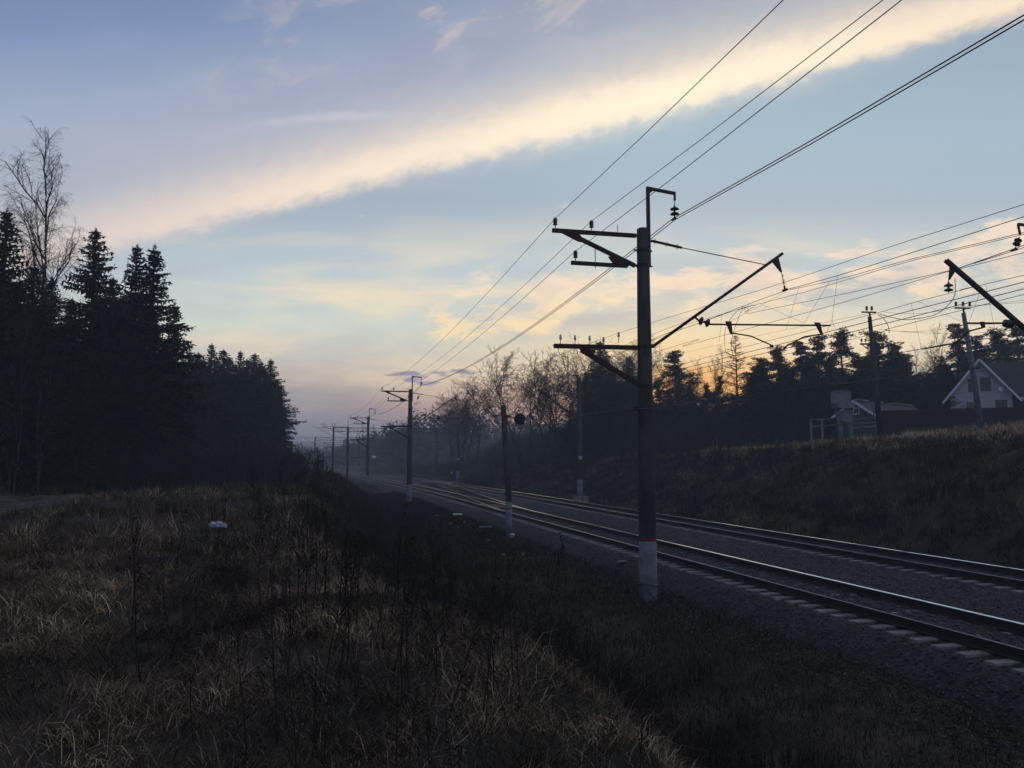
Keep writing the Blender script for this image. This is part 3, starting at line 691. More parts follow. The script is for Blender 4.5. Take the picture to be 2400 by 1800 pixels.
# ------------------------------------------------------------------ signal post, track-side things
t = empty('signal_post', (8.8, 37.1, -.8), 'thin concrete post with a black round signal head and red ringed pale foot', 'signal')
b = MB(); b.tube([(0,0,-.6),(-.02,0,2),(-.28,0,6.25)], [.155,.15,.125], 16); b.build('post', M['concrete'], t, smooth=True)
b = MB(); b.tube([(0,0,-.5),(-.018,0,1.75)], [.162,.156], 16); b.build('painted_foot', M['pale_paint'], t, smooth=True)
b = MB(); b.tube([(-.016,0,1.40),(-.017,0,1.46)], [.1595,.1592], 16); b.build('red_band', M['red_paint'], t, smooth=True)
b = MB(); b.lathe((.5,.12,5.62), [(.1,-.04),(.27,0),(.27,.16),(.23,.2),(.1,.24)], (.3,-1,0), 18); b.build('signal_head', M['black_paint'], t, smooth=True)
b = MB(); b.bar((-.2,0,5.75),(.45,.1,5.65),.05,.05); b.bar((-.33,0,5.75),(-.05,0,5.75),.34,.06); b.build('bracket', M['black_paint'], t)
b = MB(); b.lathe((.56,.12,5.62), [(.26,-.02),(.275,.0),(.275,.10),(.26,.12)], (-.3,1,0), 18); b.build('hood', M['black_paint'], t, smooth=True)
b = MB(); b.lathe((.12,-.12,.22), [(.09,-.3),(.1,0),(.13,.02),(.12,.06),(.03,.08)], (0,0,1), 12); b.build('foot_cap', M['white_paint'], t, smooth=True)
# thin marker post right of far track
pq = U(1058,1142,p=20.0)
t = empty('marker_post', (pq.x, pq.y, -.3), 'slim dark post with a small white plate on the far side of the tracks', 'post')
b = MB(); b.tube([(0,0,-.3),(0,0,5.3)], [.09,.08], 10); b.build('post', M['concrete'], t, smooth=True)
b = MB(); b.box((0,-.1,1.35),(.22,.02,.3)); b.build('plate', M['white_paint'], t)
# mushroom vent
pq = U(1460,1345,z=-.72)
t = empty('cable_marker', (pq.x, pq.y, -.75), 'leaning dark stub with a pale flat cap left of the big mast', 'marker post')
b = MB(); b.tube([(.12,0,-.1),(-.02,0,.38)], [.055,.05], 8); b.bar((-.1,0,.33),(-.12,0,.18),.03,.03); b.build('stub', M['steel'], t)
b = MB(); b.lathe((-.03,0,.39), [(.08,0),(.17,.01),(.165,.04),(.08,.055)], (-.04,0,1), 14); b.build('cap', M['sleeper'], t, smooth=True)
# point machine and cabinets by the switch
def gnd(px, py): return U(px, py, z=-.72)
c = gnd(1133,1216)
t = empty('point_machine', (c.x, c.y, -.78), 'low dark switch machine with a pale lid beside the near track', 'switch machine')
b = MB(); b.box((0,0,.14),(1.0,.45,.26)); b.box((.75,.05,.1),(.6,.3,.16)); b.box((-.62,0,.12),(.3,.3,.2)); b.build('housing', M['steel'], t)
b = MB(); b.box((0,0,.30),(.62,.42,.05)); b.build('lid', M['white_paint'], t)
b = MB(); b.box((.75,.05,.195),(.5,.28,.03)); b.box((-.62,0,.235),(.28,.26,.03)); b.build('cover', M['sleeper'], t)
for (px, py, w, lab) in ((1072,1214,.55,'small dark cable box with a pale lid between the weeds and the near track'),(1138,1246,.62,'small cable box with a mauve grey lid nearest the signal post')):
    c = gnd(px, py); t = empty('cable_box', (c.x, c.y, -.78), lab, 'cable box', 'cable boxes beside the near track')
    b = MB(); b.box((0,0,.12),(w*.75,.35,.3)); b.box((-w*.4,.1,.0),(.15,.15,.15)); b.build('housing', M['steel'], t)
    b = MB(); b.box((0,0,.30),(w,.42,.07)); b.build('lid', M['white_paint'] if px < 1100 else M['pale_paint'], t)
for k, (px, py, w) in enumerate(((1024,1206,.35),(1057,1224,.3),(1089,1222,.32),(1073,1232,.18),(1180,1294,.22),(1226,1295,.2),(1145,1262,.15),(1010,1210,.14))):
    c = gnd(px, py); b = MB(); b.lathe((0,0,0), [(w*.5,-.05),(w*.55,.04),(w*.4,.1),(.03,.12)], (0,0,1), 7)
    o = b.build('pale_stone', M['sleeper']); o.location = (c.x, c.y, h1(c.x, c.y)+.02); o.scale = (1,.6,.8); o.rotation_euler = (0,0,k)
    tag(o, 'pale broken concrete lump lying in the weeds beside the near track', 'concrete lump', 'pale lumps near the switch')
# handrail hoop beside the far track
c0 = U(878,1098,p=15.0)
b = MB(); P0 = Vector((U(900,1104,p=15.2).x, U(900,1104,p=15.2).y, -.1))
q0 = 118; b.tube([(13.2,118,-.3),(13.2,118,.75),(12.3,134,.75)],.04,6); b.tube([(12.9,124,-.3),(12.9,124,.75)],.04,6); b.tube([(12.3,134,-.3),(12.3,134,.75)],.04,6)
tag(b.build('guard_rail', M['grey_metal']), 'low pale pipe handrail between the two tracks in the distance', 'handrail')
# plastic bag
c = U(511,1241,z=1.35)
bag = bpy.data.meshes.new('plastic_bag'); import bmesh
bm = bmesh.new(); bmesh.ops.create_icosphere(bm, subdivisions=4, radius=.19)
for v in bm.verts:
    k = 1+.45*fbm(v.co.x*9+3, v.co.y*9+v.co.z*7, 4, 3)*2; k += .5*(vnoise(v.co.x*26+9, v.co.y*26+v.co.z*31, 8)-.5); v.co = Vector((v.co.x*1.15, v.co.y*.8, max(v.co.z, -.08)*.5))*float(k)
bm.to_mesh(bag); bm.free(); bag.materials.append(M['bag']); o = link('plastic_bag', bag); o.location = (c.x, c.y, h1(c.x, c.y)+.11); o.scale = (.85, .85, .85)
tag(o, 'crumpled white plastic bag lying in the dead grass', 'plastic bag')

# ------------------------------------------------------------------ village
GU = 'village power poles'
def vpole(base, top, label, arms, low=False, m='concrete'):
    base = Vector(base); d = Vector(top)-base
    t = empty('power_pole', base, label, 'power pole', GU)
    b = MB(); b.tube([(0,0,-.5), d*.5, d], [.19,.165,.12], 12); b.build('pole', M[m], t, smooth=True)
    b = MB(); b.bar(d+Vector((.08,0,-.3)), d+Vector((.0,0,.3)), .08,.08); b.bar(d+Vector((-.5,.12,.3)), d+Vector((.42,-.1,.28)), .08,.09); ca = b.build('crossarm', M['steel'], t)
    for s_ in ((-.16,.16) if low else (-.42,0,.40)):
        b = MB(); ins_pin(b, d+Vector((s_,-.25*s_,.42)), .28, .10); b.build('insulator', M['porcelain'], ca, smooth=True)
    if low:
        e = d*.78
        b = MB(); b.bar(e+Vector((-.75,.2,0)), e+Vector((.75,-.2,0)), .1,.1); b.bar(e+Vector((-.7,.15,0)), e+Vector((0,0,-.6)), .04,.04); b.bar(e+Vector((.7,-.15,0)), e+Vector((0,0,-.6)), .04,.04); ca = b.build('crossarm', M['steel'], t)
        for s_ in (-.66,-.4,.4,.66):
            b = MB(); ins_pin(b, e+Vector((s_,-.25*s_,.16)), .2, .08); b.build('insulator', M['porcelain'], ca, smooth=True)
        e = d*.53; b = MB(); b.bar(e+Vector((-1.0,.2,0)), e+Vector((1.0,-.2,.2)), .12,.14); b.build('crossarm', M['steel'], t)
    return t
pb2 = U(2303,1016,p=40); pt2 = U(2258,733,p=38.6)
vpole((pb2.x,pb2.y,h1(pb2.x,pb2.y)), pt2, 'pale leaning power pole standing in front of the white gabled house', 3, m='pale_paint')
pb1 = U(2066,1045,p=36); pt1 = U(2038,742,p=35.2)
vpole((pb1.x,pb1.y,h1(pb1.x,pb1.y)), pt1, 'dark power pole with two crossarms in front of the pines', 3, True)
GV = 'village power lines'
for a, c, lab in (((2070,731),(2248,719),'upper village line between the two power poles'),((2060,772),(2255,763),'middle village line between the two power poles'),((2060,772),(2400,772),'lower village line running level to the right edge')):
    A = U(*a, p=35.3); B = U(*c, p=38.7); D = B+(B-A)*.9
    wire('power_line', span(A,B,.25)+[B,D], .009, lab, 'overhead wire', group=GV, sub=1)
for a, c, e, lab in (((2272,718),(2400,704),None,'upper line leaving the leaning pole to the right'),((2036,735),(1830,775),(1500,850),'village line leaving the dark pole to the left')):
    A = U(*a, p=38.7 if a[0] > 2100 else 35.3); B = U(*c, p=39 if a[0] > 2100 else 40); L_ = [A,B]
    if e: L_.append(U(*e, p=46))
    else: L_.append(B+(B-A)*2)
    wire('power_line', L_, .009, lab, 'overhead wire', group=GV, sub=1)

def house(name, loc, rz, W, L, hw, hr, over, label, wall, roofm, wins, ridge=None, cat='house', trim='white_paint'):
    """gable at local y=0 facing -y, ridge along +y; wins on gable: (x,z,w,h,pane)"""
    t = empty(name, loc, label, cat, rz=rz)
    b = MB(); b.prism([(-W/2,L/2,-1.5),(W/2,L/2,-1.5),(W/2,L/2,hw),(0,L/2,hr-.05),(-W/2,L/2,hw)], (0,L,0)); b.build('wall', M[wall], t)
    s = (hr-hw)/(W/2); rf = MB()
    for sg in (-1,1):
        x1 = sg*(W/2+over); z1 = hw-over*s
        rf.prism([(0,-over*.8,hr+.05),(x1,-over*.8,z1+.05),(x1,L+over*.8,z1+.05),(0,L+over*.8,hr+.05)], (0,0,.1))
    ro = rf.build('roof', M[roofm], t)
    fb = MB()
    for sg in (-1,1): fb.bar((0,-over*.8-.03,hr+.0),(sg*(W/2+over+.03),-over*.8-.03,hw-over*s-.0),.05,.2)
    fb.build('bargeboard', M[trim], ro)
    if ridge:
        b = MB()
        for a, c in ridge: b.bar((0,a,hr+.16),(0,c,hr+.16),.45,.1)
        b.build('ridge_sheet', M['zinc'], ro)
    for x_, z_, w_, h_, pn in wins:
        b = MB(); b.box((x_,-.02,z_),(w_+.12,.06,h_+.12)); f = b.build('window', M[trim] if trim == 'white_paint' and name == 'shed' else M['curtain'], t)
        b = MB(); b.box((x_-w_*.26,-.06,z_),(w_*.44,.03,h_-.08)); b.box((x_+w_*.26,-.06,z_),(w_*.44,.03,h_-.08)); b.build('pane', M[pn], f)
    return t
d = 82/.9722
hc = U(2303,1000,d=82); gz = 5.4
hz = lambda y: CZ+(1080-y)/1900*82*1.0
hs = house('brick_house', (hc.x, hc.y, gz), R(-13.55-27), 5.4, 4.5, hz(922)-gz, hz(843)-gz, .75, 'white brick house with a steep dark roof and brown attic windows', 'plaster', 'roof',
      [(.45,hz(901)-gz,.8,1.25,'curtain'),(-.72,hz(903)-gz,.6,1.25,'curtain'),(-.75,hz(958)-gz,1.0,1.3,'glass'),(1.75,hz(955)-gz,.9,1.3,'curtain')])
_e = hz(922)-gz; _r = hz(843)-gz
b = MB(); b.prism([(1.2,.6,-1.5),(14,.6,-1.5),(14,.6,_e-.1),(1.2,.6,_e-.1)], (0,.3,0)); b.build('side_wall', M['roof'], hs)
b = MB(); b.prism([(.1,4.3,_r+.04),(15,4.3,_r+.04),(15,.1,_e-.55),(3.3,.1,_e-.55)], (0,0,.1)); b.prism([(.1,4.3,_r+.04),(15,4.3,_r+.04),(15,8.4,_e-.55),(.1,8.4,_e-.55)], (0,0,.1)); b.build('main_roof', M['roof'], hs)
b = MB(); b.box((9,.0,_e-.62),(11.5,.12,.14)); b.build('gutter', M['white_paint'], hs)
b = MB(); b.box((4.2,.40,hz(944)-gz),(.9,.06,1.0)); b.build('window', M['white_paint'], hs)
b = MB()
for i in range(5): b.box((-2.5,-.0,hz(925)-gz-.42*i-.2),(.42,.09,.16))
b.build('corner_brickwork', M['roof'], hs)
b = MB(); b.lathe((1.75,-.25,hz(914)-gz),[(.3,0),(.28,.06),(.02,.1)],(.2,-1,.25),14); b.bar((1.75,-.2,hz(914)-gz),(1.9,0,hz(916)-gz),.04,.04); b.build('satellite_dish', M['white_paint'], hs)
hc2 = U(2004,1000,d=72); hz2 = lambda y: CZ+(1080-y)/1900*72
house('shed', (hc2.x, hc2.y, 4.6), R(-13.55-50), 3.6, 11.5, hz2(974)-4.6, hz2(941)-4.6, .25, 'old low shed with a slate roof and a pale metal ridge behind the transformer', 'green_board', 'slate',
      [(.2,hz2(964)-4.6,.42,.5,'glass')], ridge=[(.4,2.4),(4.6,5.2),(7.0,11.3)], cat='shed')
# fence
fa = U(2072,1012,d=66); fb_ = U(2520,1006,d=60)
t = empty('board_fence', (fa.x, fa.y, 0), 'long dark board fence in front of the white gabled house', 'fence')
A = Vector((0,0,0)); B = Vector((fb_.x-fa.x, fb_.y-fa.y, 0)); n_ = 150; bb = MB(); dirv = (B-A).normalized(); rot = Matrix.Rotation(math.atan2(dirv.y, dirv.x), 3, 'Z')
for i in range(n_):
    P0 = A.lerp(B, i/n_); zt = 6.93+random.uniform(-.03,.03)-.0*i; zb = 4.6
    bb.box((P0.x, P0.y, (zt+zb)/2), (B.length/n_*.97, .03, zt-zb), rot)
bb.build('boards', M['fence'], t)
b = MB()
for z_ in (5.6, 6.6): b.bar(A+Vector((0,.08,z_)), B+Vector((0,.08,z_)), .06,.1)
b.build('rail', M['fence'], t)
for i in range(9):
    P0 = A.lerp(B, i/8.); b = MB(); b.box((P0.x, P0.y+.12, 5.6), (.12,.12,2.6), rot); b.build('fence_post', M['fence'], t)
# transformer station
tb = U(1976,1040,p=33.4); g0 = h1(tb.x, tb.y); k = tb.y*.9722+tb.x*.2343; k = k/1900  # metres per photo pixel at that distance
t = empty('transformer_station', (tb.x, tb.y, g0), 'grey pole mounted transformer cabinet on legs with pipe frames at the top of the bank', 'transformer')
t.rotation_euler = (0,0,-YAW)
def tz(y): return CZ+(1080-y)*k-g0
def tx(x): return (x-1976)*k
b = MB(); b.box((tx(1975),0,(tz(918)+tz(947))/2),(36*k,.8,tz(918)-tz(947))); b.build('upper_cabinet', M['grey_metal'], t)
b = MB()
for x_ in (1960,1968,1976,1984,1990): b.tube([(tx(x_),.1,tz(921)),(tx(x_),.1,tz(911))],.03,6)
b.box((tx(1975),0,tz(918)),(38*k,.86,.05)); b.build('bushings', M['grey_metal'], t)
b = MB(); b.prism([(tx(1955),-.1,tz(951)),(tx(1975),-.1,tz(946)),(tx(1998),-.1,tz(948)),(tx(1997),-.1,tz(957)),(tx(1968),-.1,tz(960)),(tx(1957),-.1,tz(956))],(0,1.1,0)); b.build('tank', M['grey_metal'], t)
b = MB(); b.box((tx(1982),-.05,(tz(963)+tz(988))/2),(26*k,.7,tz(963)-tz(988))); b.box((tx(1984),-.05,tz(990)),(32*k,.8,.06)); b.build('lower_cabinet', M['grey_metal'], t)
b = MB(); b.bar((tx(1958),-.2,tz(958)),(tx(1965),-.2,tz(992)),.12,.12); b.build('side_duct', M['grey_metal'], t)
for x0 in (1972,1996):
    b = MB(); b.box((tx(x0),0,(tz(988)+tz(1046))/2),(6.5*k,.22,tz(988)-tz(1046))); b.build('leg', M['grey_metal'], t)
for x0 in (1905,1931):
    b = MB(); b.box((tx(x0),.2,(tz(984)+tz(1046))/2),(4*k,.16,tz(984)-tz(1046))); b.build('leg', M['grey_metal'], t)
for (x0,y0,x1,y1) in ((1903,984,1958,981),(1903,1000,1964,996),(1998,984,2062,977),(1998,993,2062,990),(2000,1003,2064,999),(2051,941,2058,1000),(2062,990,2070,1000)):
    b = MB(); b.tube([(tx(x0),.25,tz(y0)),(tx(x1),.25,tz(y1))],.045,6); b.build('frame_pipe', M['grey_metal'], t)
# distant station: lights and a sign
for i, (px, py) in enumerate(((740,1078),(751,1077),(764,1076),(806,1076),(811,1076))):
    c = U(px, py, d=430+10*i); t = empty('street_lamp', (c.x, c.y, h1(c.x,c.y)), 'tiny white lit lamp glowing in the misty station distance', 'lamp', 'lit lamps at the far station')
    b = MB(); b.tube([(0,0,0),(0,0,c.z-h1(c.x,c.y))],.07,6); b.build('pole', M['steel'], t)
    b = MB(); b.lathe((0,0,c.z-h1(c.x,c.y)),[(.08,-.1),(.22,0),(.16,.15),(.03,.2)],(0,0,1),10); b.build('lamp', M['lamp'], t)
c = U(876,1071,d=190); t = empty('signboard', (c.x,c.y,h1(c.x,c.y)), 'small pale rectangular board on a post beyond the third mast', 'sign')
b = MB(); b.tube([(.4,0,0),(.4,0,c.z-h1(c.x,c.y))],.06,6); b.build('post', M['steel'], t); b = MB(); b.box((0,0,c.z-h1(c.x,c.y)),(1.1,.06,.65)); b.build('board', M['white_paint'], t)

# ------------------------------------------------------------------ trees
def leafmesh(name, pts, dirs, L, W, m, tone, droop=0.):
    """one thin triangle pair per clump: base pts, direction, length, width"""
    n = len(pts); dirs = dirs/np.linalg.norm(dirs, axis=1, keepdims=True)
    side = np.cross(dirs, rng.normal(0, 1, (n, 3))); side /= np.linalg.norm(side, axis=1, keepdims=True)+1e-9
    tip = pts+dirs*L[:, None]; tip[:, 2] -= droop*L; mid = (pts+tip)/2
    V = np.stack([pts, mid+side*W[:, None]*.5, tip, mid-side*W[:, None]*.5], 1).reshape(-1, 3)
    F = np.arange(n*4).reshape(n, 4); return npmesh(name, V, F, m, np.repeat(tone, 4))
def spruce_mesh(h, seed, ragged=.25, rmax=2.8, slope=.33):
    r = np.random.default_rng(seed); P_=[]; D=[]; L=[]; W=[]; br = MB()
    z = .08*h; lob = r.uniform(0, 6.28, 3)
    while z < h*.985:
        f = z/h; R0 = min(slope*(h-z)**.96, rmax*(.86+.14*math.sin(z*1.9+lob[0])))+.10; nb = 8 if R0 > 1.2 else 6
        a0 = r.uniform(0, 6.28)
        for k in range(nb):
            if r.random() < ragged*.5 and R0 > 1: continue
            a = a0+k*6.28/nb+r.normal(0, .25); Lb = R0*min(1.22, max(.35, r.normal(1-ragged*.4, ragged*.65)))*(1+ragged*.25*math.sin(a*2+lob[1]+z*.5))
            up = .35*(f-.25)+r.normal(0,.07)
            d0 = np.array([math.cos(a), math.sin(a), 0]); nseg = max(2, int(Lb/.20)); pts = []
            for i in range(nseg+1):
                t = i/nseg
                dz = up*Lb*t-.42*Lb*(t**1.4)*(1-f*.7)+.26*Lb*max(0,t-.55)
                pts.append(np.array([0,0,z])+d0*Lb*t+np.array([0,0,dz]))
            if Lb > .5: st_ = pts[::max(1,nseg//3)]+[pts[-1]]; br.tube([tuple(p) for p in st_], [.035]*(len(st_)-1)+[.006], 3, False)
            sd = np.array([-math.sin(a), math.cos(a), 0])
            for i in range(0, nseg+1):
                t = i/nseg; wl = .16+.26*Lb*(1-t)**.8*(.3+t)
                for s_ in (-1, 1, -1, 1, 0, 0, 0):
                    if s_ == 0: dd = d0*.35+sd*r.normal(0,.5)+np.array([0,0,-.9]); ll = r.uniform(.18,.5)*(.55+.75*(1-f))*(.6+.5*min(1,Lb/1.5))
                    else: dd = d0*r.uniform(.3,.9)+sd*s_*r.uniform(.3,1.1)+np.array([0,0,-.12+r.normal(0,.2)]); ll = wl*r.uniform(.6,1.3)
                    P_.append(pts[i]+r.normal(0,.04,3)); D.append(dd); L.append(ll); W.append(r.uniform(.07,.16))
            for _ in range(3): P_.append(pts[-1]); D.append(d0+r.normal(0,.35,3)+np.array([0,0,.15])); L.append(r.uniform(.15,.34)); W.append(.06)
        z += .20+.12*(1-f)+r.uniform(0,.12)
    for i in range(60):
        zz = h*(1-.06*r.random()); a = r.uniform(0,6.28); P_.append(np.array([0,0,zz])); D.append(np.array([math.cos(a),math.sin(a),1.1])); L.append(.12+(h-zz)*.45); W.append(.05)
    P_=np.array(P_); n = len(P_)
    crown = leafmesh('spruce_crown', P_, np.array(D), np.array(L), np.array(W), M['needle'], r.uniform(.4,1.5,n))
    tr = MB(); tr.tube([(0,0,-.6),(0,0,h*.5),(0,0,h*1.012)], [.017*h*.8,.010*h,.008], 8, False); nv = len(tr.v); tr.v += br.v; tr.f += [tuple(i+nv for i in f) for f in br.f]
    return tr.mesh('spruce_trunk', M['bark'], True), crown
def pine_mesh(h, seed, bare=.45, spread=.2):
    r = np.random.default_rng(seed); P_=[]; D=[]; L=[]; W=[]; tr = MB()
    wob = lambda z: np.array([.25*math.sin(z*.5+seed), .2*math.cos(z*.4+seed), z])
    zs = np.linspace(-.6, h*.96, 8); tr.tube([tuple(wob(z)) for z in zs], [.014*h*(1-.85*max(0,z)/h)+.01 for z in zs], 7, False)
    nb = 52
    for i in range(nb):
        f = bare+(1-bare)*(i+.5)/nb; z = f*h; a = r.uniform(0,6.28); t = (f-bare)/(1-bare)
        Lb = spread*h*(math.sin(min(1,t*1.15+.22)*math.pi)**.6*.95+.16)*r.uniform(.55,1.2)
        d0 = np.array([math.cos(a),math.sin(a),r.uniform(.1,.55)]); b0 = wob(z); mid = b0+d0*Lb*.5+r.normal(0,.12,3); end = b0+d0*Lb+np.array([0,0,.15*Lb])
        tr.tube([tuple(b0),tuple(mid),tuple(end)], [.05*(1-t*.6),.03,.012], 4, False)
        for c_ in range(r.integers(3,6)):
            cc = mid+(end-mid)*r.uniform(0,1.05)+r.normal(0,.25,3)*[1,1,.45]; R_ = r.uniform(.35,.75)*(.75+.3*(1-t)); k = int(55*R_/.5)
            dd = r.normal(0,1,(k,3)); dd /= np.linalg.norm(dd,axis=1,keepdims=True); dd[:,2] = dd[:,2]*.6+.15
            P_ += list(cc+dd*R_*r.uniform(.25,.85,(k,1))*[1,1,.62]); D += list(dd+r.normal(0,.35,(k,3))); L += list(r.uniform(.14,.34,k)); W += list(r.uniform(.06,.13,k))
    P_=np.array(P_)
    crown = leafmesh('pine_crown', P_, np.array(D), np.array(L), np.array(W), M['pine'], r.uniform(.4,1.5,len(P_)))
    return tr.mesh('pine_trunk', M['bark'], True), crown
def bare_mesh(h, seed, droop=0.0, stems=1, dens=1.0, fine=.008, spread=.55, barkm='bark', lim=5, limb=.62, thick=1.):
    r = random.Random(seed); tr = MB(); tw = MB()
    def grow(p, d, L, rad, lvl):
        if lvl >= lim or L < .12: return
        n = 4 if lvl < 2 else 3; pts = [p.copy()]; cur = p.copy(); dd = d.copy()
        for i in range(n):
            bend = .10+.05*lvl
            dd = (dd+Vector((r.gauss(0,bend),r.gauss(0,bend),r.gauss(0,bend)+(.05 if lvl < 3 else 0)-(droop*(lvl-2)*.30 if lvl >= 3 else 0)))).normalized()
            cur = cur+dd*(L/n); pts.append(cur.copy())
        r1 = max(rad*.45, fine*.5) if lvl else rad*.15
        rs = [rad+(r1-rad)*i/n for i in range(n+1)]
        (tr if lvl < 2 else tw).tube([tuple(q) for q in pts], rs, 6 if lvl == 0 else (4 if lvl < 2 else 3), False)
        nb = {0:int(13*dens),1:int(8*dens),2:int(6*dens),3:int(5*dens),4:3}.get(lvl,2)
        for i in range(nb):
            t = (.28+.7*(i+r.random())/nb) if lvl == 0 else (.15+.85*(i+r.random())/nb)
            k = min(int(t*n), n-1); q = pts[k].lerp(pts[k+1], t*n-k) if t < 1 else pts[-1]
            ax = Vector((r.gauss(0,1),r.gauss(0,1),r.gauss(0,.5))); ax = (ax-dd*ax.dot(dd)).normalized()
            nd = (dd*(1.0)+ax*spread*r.uniform(.7,1.5)+Vector((0,0,.15 if lvl < 2 else 0))).normalized()
            nl = L*(limb*(1-t*.55) if lvl == 0 else r.uniform(.42,.66)*(1-t*.3))
            grow(q, nd, nl, max(rad*(.5 if lvl == 0 else .55)*(1-t*.4), fine), lvl+1)
    for s_ in range(stems):
        a = 6.28*s_/max(stems,1)+r.random(); k = 0 if stems == 1 else r.uniform(.1,.28)
        grow(Vector((math.cos(a)*.2*k*4, math.sin(a)*.2*k*4, -.3)), Vector((math.cos(a)*k,math.sin(a)*k,1)).normalized(), h*r.uniform(.86,1.0) if s_ else h, .011*h*thick/(1+.35*(stems > 1)), 0)
    k_ = h/max(v[2] for v in tr.v+tw.v)
    for b_ in (tr, tw): b_.v = [(v[0]*k_, v[1]*k_, v[2]*k_) for v in b_.v]
    return tr.mesh('bare_trunk', M[barkm], True), tw.mesh('bare_twigs', M['twig'])
def larch_mesh(h, seed):
    r = random.Random(seed); tr = MB(); tw = MB()
    tr.tube([(0,0,-.5),(.1,0,h*.5),(0,0,h)],[.011*h,.008*h,.01],6,False)
    z = h*.32
    while z < h*.98:
        f = z/h; Lb = .26*h*(1-f)**.75+.2
        for k in range(3):
            a = r.uniform(0,6.28); L_ = Lb*r.uniform(.6,1.1); d = Vector((math.cos(a),math.sin(a),.25+r.gauss(0,.1)))
            pts = [Vector((0,0,z)), Vector((0,0,z))+d*L_*.5, Vector((0,0,z))+d*L_+Vector((0,0,.12*L_))]
            tw.tube(pts,[.045,.03,.014],3,False)
            for i in range(int(8+L_*7)):
                t = r.uniform(.15,1); q = pts[0].lerp(pts[2],t); e = q+(d*.5+Vector((r.gauss(0,.6),r.gauss(0,.6),r.gauss(-.25,.3)))).normalized()*r.uniform(.2,.6)
                tw.tube([q,e],[.015,.008],3,False)
        z += .22+r.uniform(0,.15)
    return tr.mesh('larch_trunk', M['bark'], True), tw.mesh('larch_twigs', M['twig'])
SPR = [spruce_mesh(17,1,.28,2.5), spruce_mesh(17,2,.42,2.9,.36), spruce_mesh(17,3,.22,2.0,.30), spruce_mesh(17,4,.55,3.1,.34)]
PIN = [pine_mesh(13,1,.12,.22), pine_mesh(13,2,.22,.25), pine_mesh(13,3,.08,.20)]
BAR = [bare_mesh(12,1,stems=3,dens=.82,spread=.62,fine=.014), bare_mesh(12,5,stems=1,dens=.95,spread=.7,fine=.012), bare_mesh(12,8,stems=4,dens=.62,spread=.55,fine=.012)]
BIR = [bare_mesh(20,14,droop=.75,stems=1,dens=1.25,spread=.5,fine=.004,barkm='birch',limb=.38,thick=.7), bare_mesh(14,12,droop=.4,stems=2,dens=.85,spread=.42,fine=.008,barkm='birch',limb=.42)]
LAR = [larch_mesh(14,3)]
BASEH = {'spruce':17,'pine':13,'bare':12,'birch':20,'birch2':14,'larch':14}
def tree(kind, px, top, depth, label, group=None, var=0, wide=1.0, ground=None):
    loc = U(px, 1080, d=depth); x, y = loc.x, loc.y; gz = h1(x, y) if ground is None else ground
    ztop = CZ+(1080-top)/1900*depth*(1+0.0); hh = ztop-gz
    me = {'spruce':SPR,'pine':PIN,'bare':BAR,'birch':BIR,'larch':LAR}[kind]; tm, cm = me[var % len(me)]
    bh = BASEH[kind]; 
    if kind == 'birch' and var % 2: bh = 14
    s = hh/bh
    names = {'spruce':('spruce_tree','spruce tree'),'pine':('pine_tree','pine tree'),'bare':('bare_tree','leafless tree'),'birch':('birch_tree','birch tree'),'larch':('larch_tree','larch tree')}[kind]
    t = empty(names[0], (x, y, gz-.1), label, names[1], group, rz=random.uniform(0, 6.28)); t.scale = (s*wide, s*wide, s)
    link('trunk', tm, t); link('crown', cm, t); return t
# left wood
tree('birch', 55, 318, 50, 'tall leafless birch with drooping twigs rising behind the left spruces', var=0, wide=1.1).rotation_euler = (0, 0, 1.0)
tree('spruce', 198, 520, 50, 'pointed spruce with a thin double tip, third tall one from the left edge', var=1)
tree('spruce', 300, 560, 53, 'narrower of the twin spruces at the right end of the near wood', var=2)
tree('spruce', 342, 560, 50, 'ragged wide spruce forming the right end of the near wood', var=3, wide=1.15)
tree('spruce', -18, 470, 44, 'broken off dark spruce at the left edge in front of the birch', var=0)
for i, (px, tp, dp) in enumerate(((30,720,39),(95,790,40),(-15,760,38))):
    tree('birch', px, tp, dp, 'thin leafless birch growing out of the front of the left wood', 'young birches before the left wood', var=1, wide=.8)
GL = 'spruces packed in the near left wood'; LL = 'dark spruce crowded inside the left wood'
for i, (px, tp, dp) in enumerate(((-90,430,52),(55,610,46),(100,640,50),(20,640,40),(150,690,46),(245,640,56),(-60,560,36),(395,700,57),(270,690,48),(80,700,42),(330,720,56),(200,760,44),(-120,600,40),(130,760,58),(40,760,56),(375,800,52),(300,820,46),(240,830,60),(-20,760,60),(180,860,40))):
    tree('spruce', px, tp, dp, LL, GL, var=i, wide=1.1+.1*(i%2))
tree('spruce', 487, 800, 88, 'tallest spruce tip of the farther left clump, next to the near wood', var=0)
tree('spruce', 556, 818, 92, 'middle pointed spruce of the farther left clump', var=2)
tree('spruce', 628, 838, 96, 'rightmost spruce of the left wood, its jagged edge against the sky', var=0, wide=1.25)
for i, (px, tp, dp) in enumerate(((455,822,84),(515,815,92),(590,825,96),(605,842,98),(530,835,86),(470,840,94),(572,838,86),(612,855,92),(440,865,80),(642,885,100),(420,840,76),(500,850,82),(540,870,80),(585,880,82),(625,920,92),(435,815,90))):
    tree('spruce', px, tp, dp, 'dark spruce in the farther left clump', 'spruces of the farther left clump', var=i, wide=1.6)
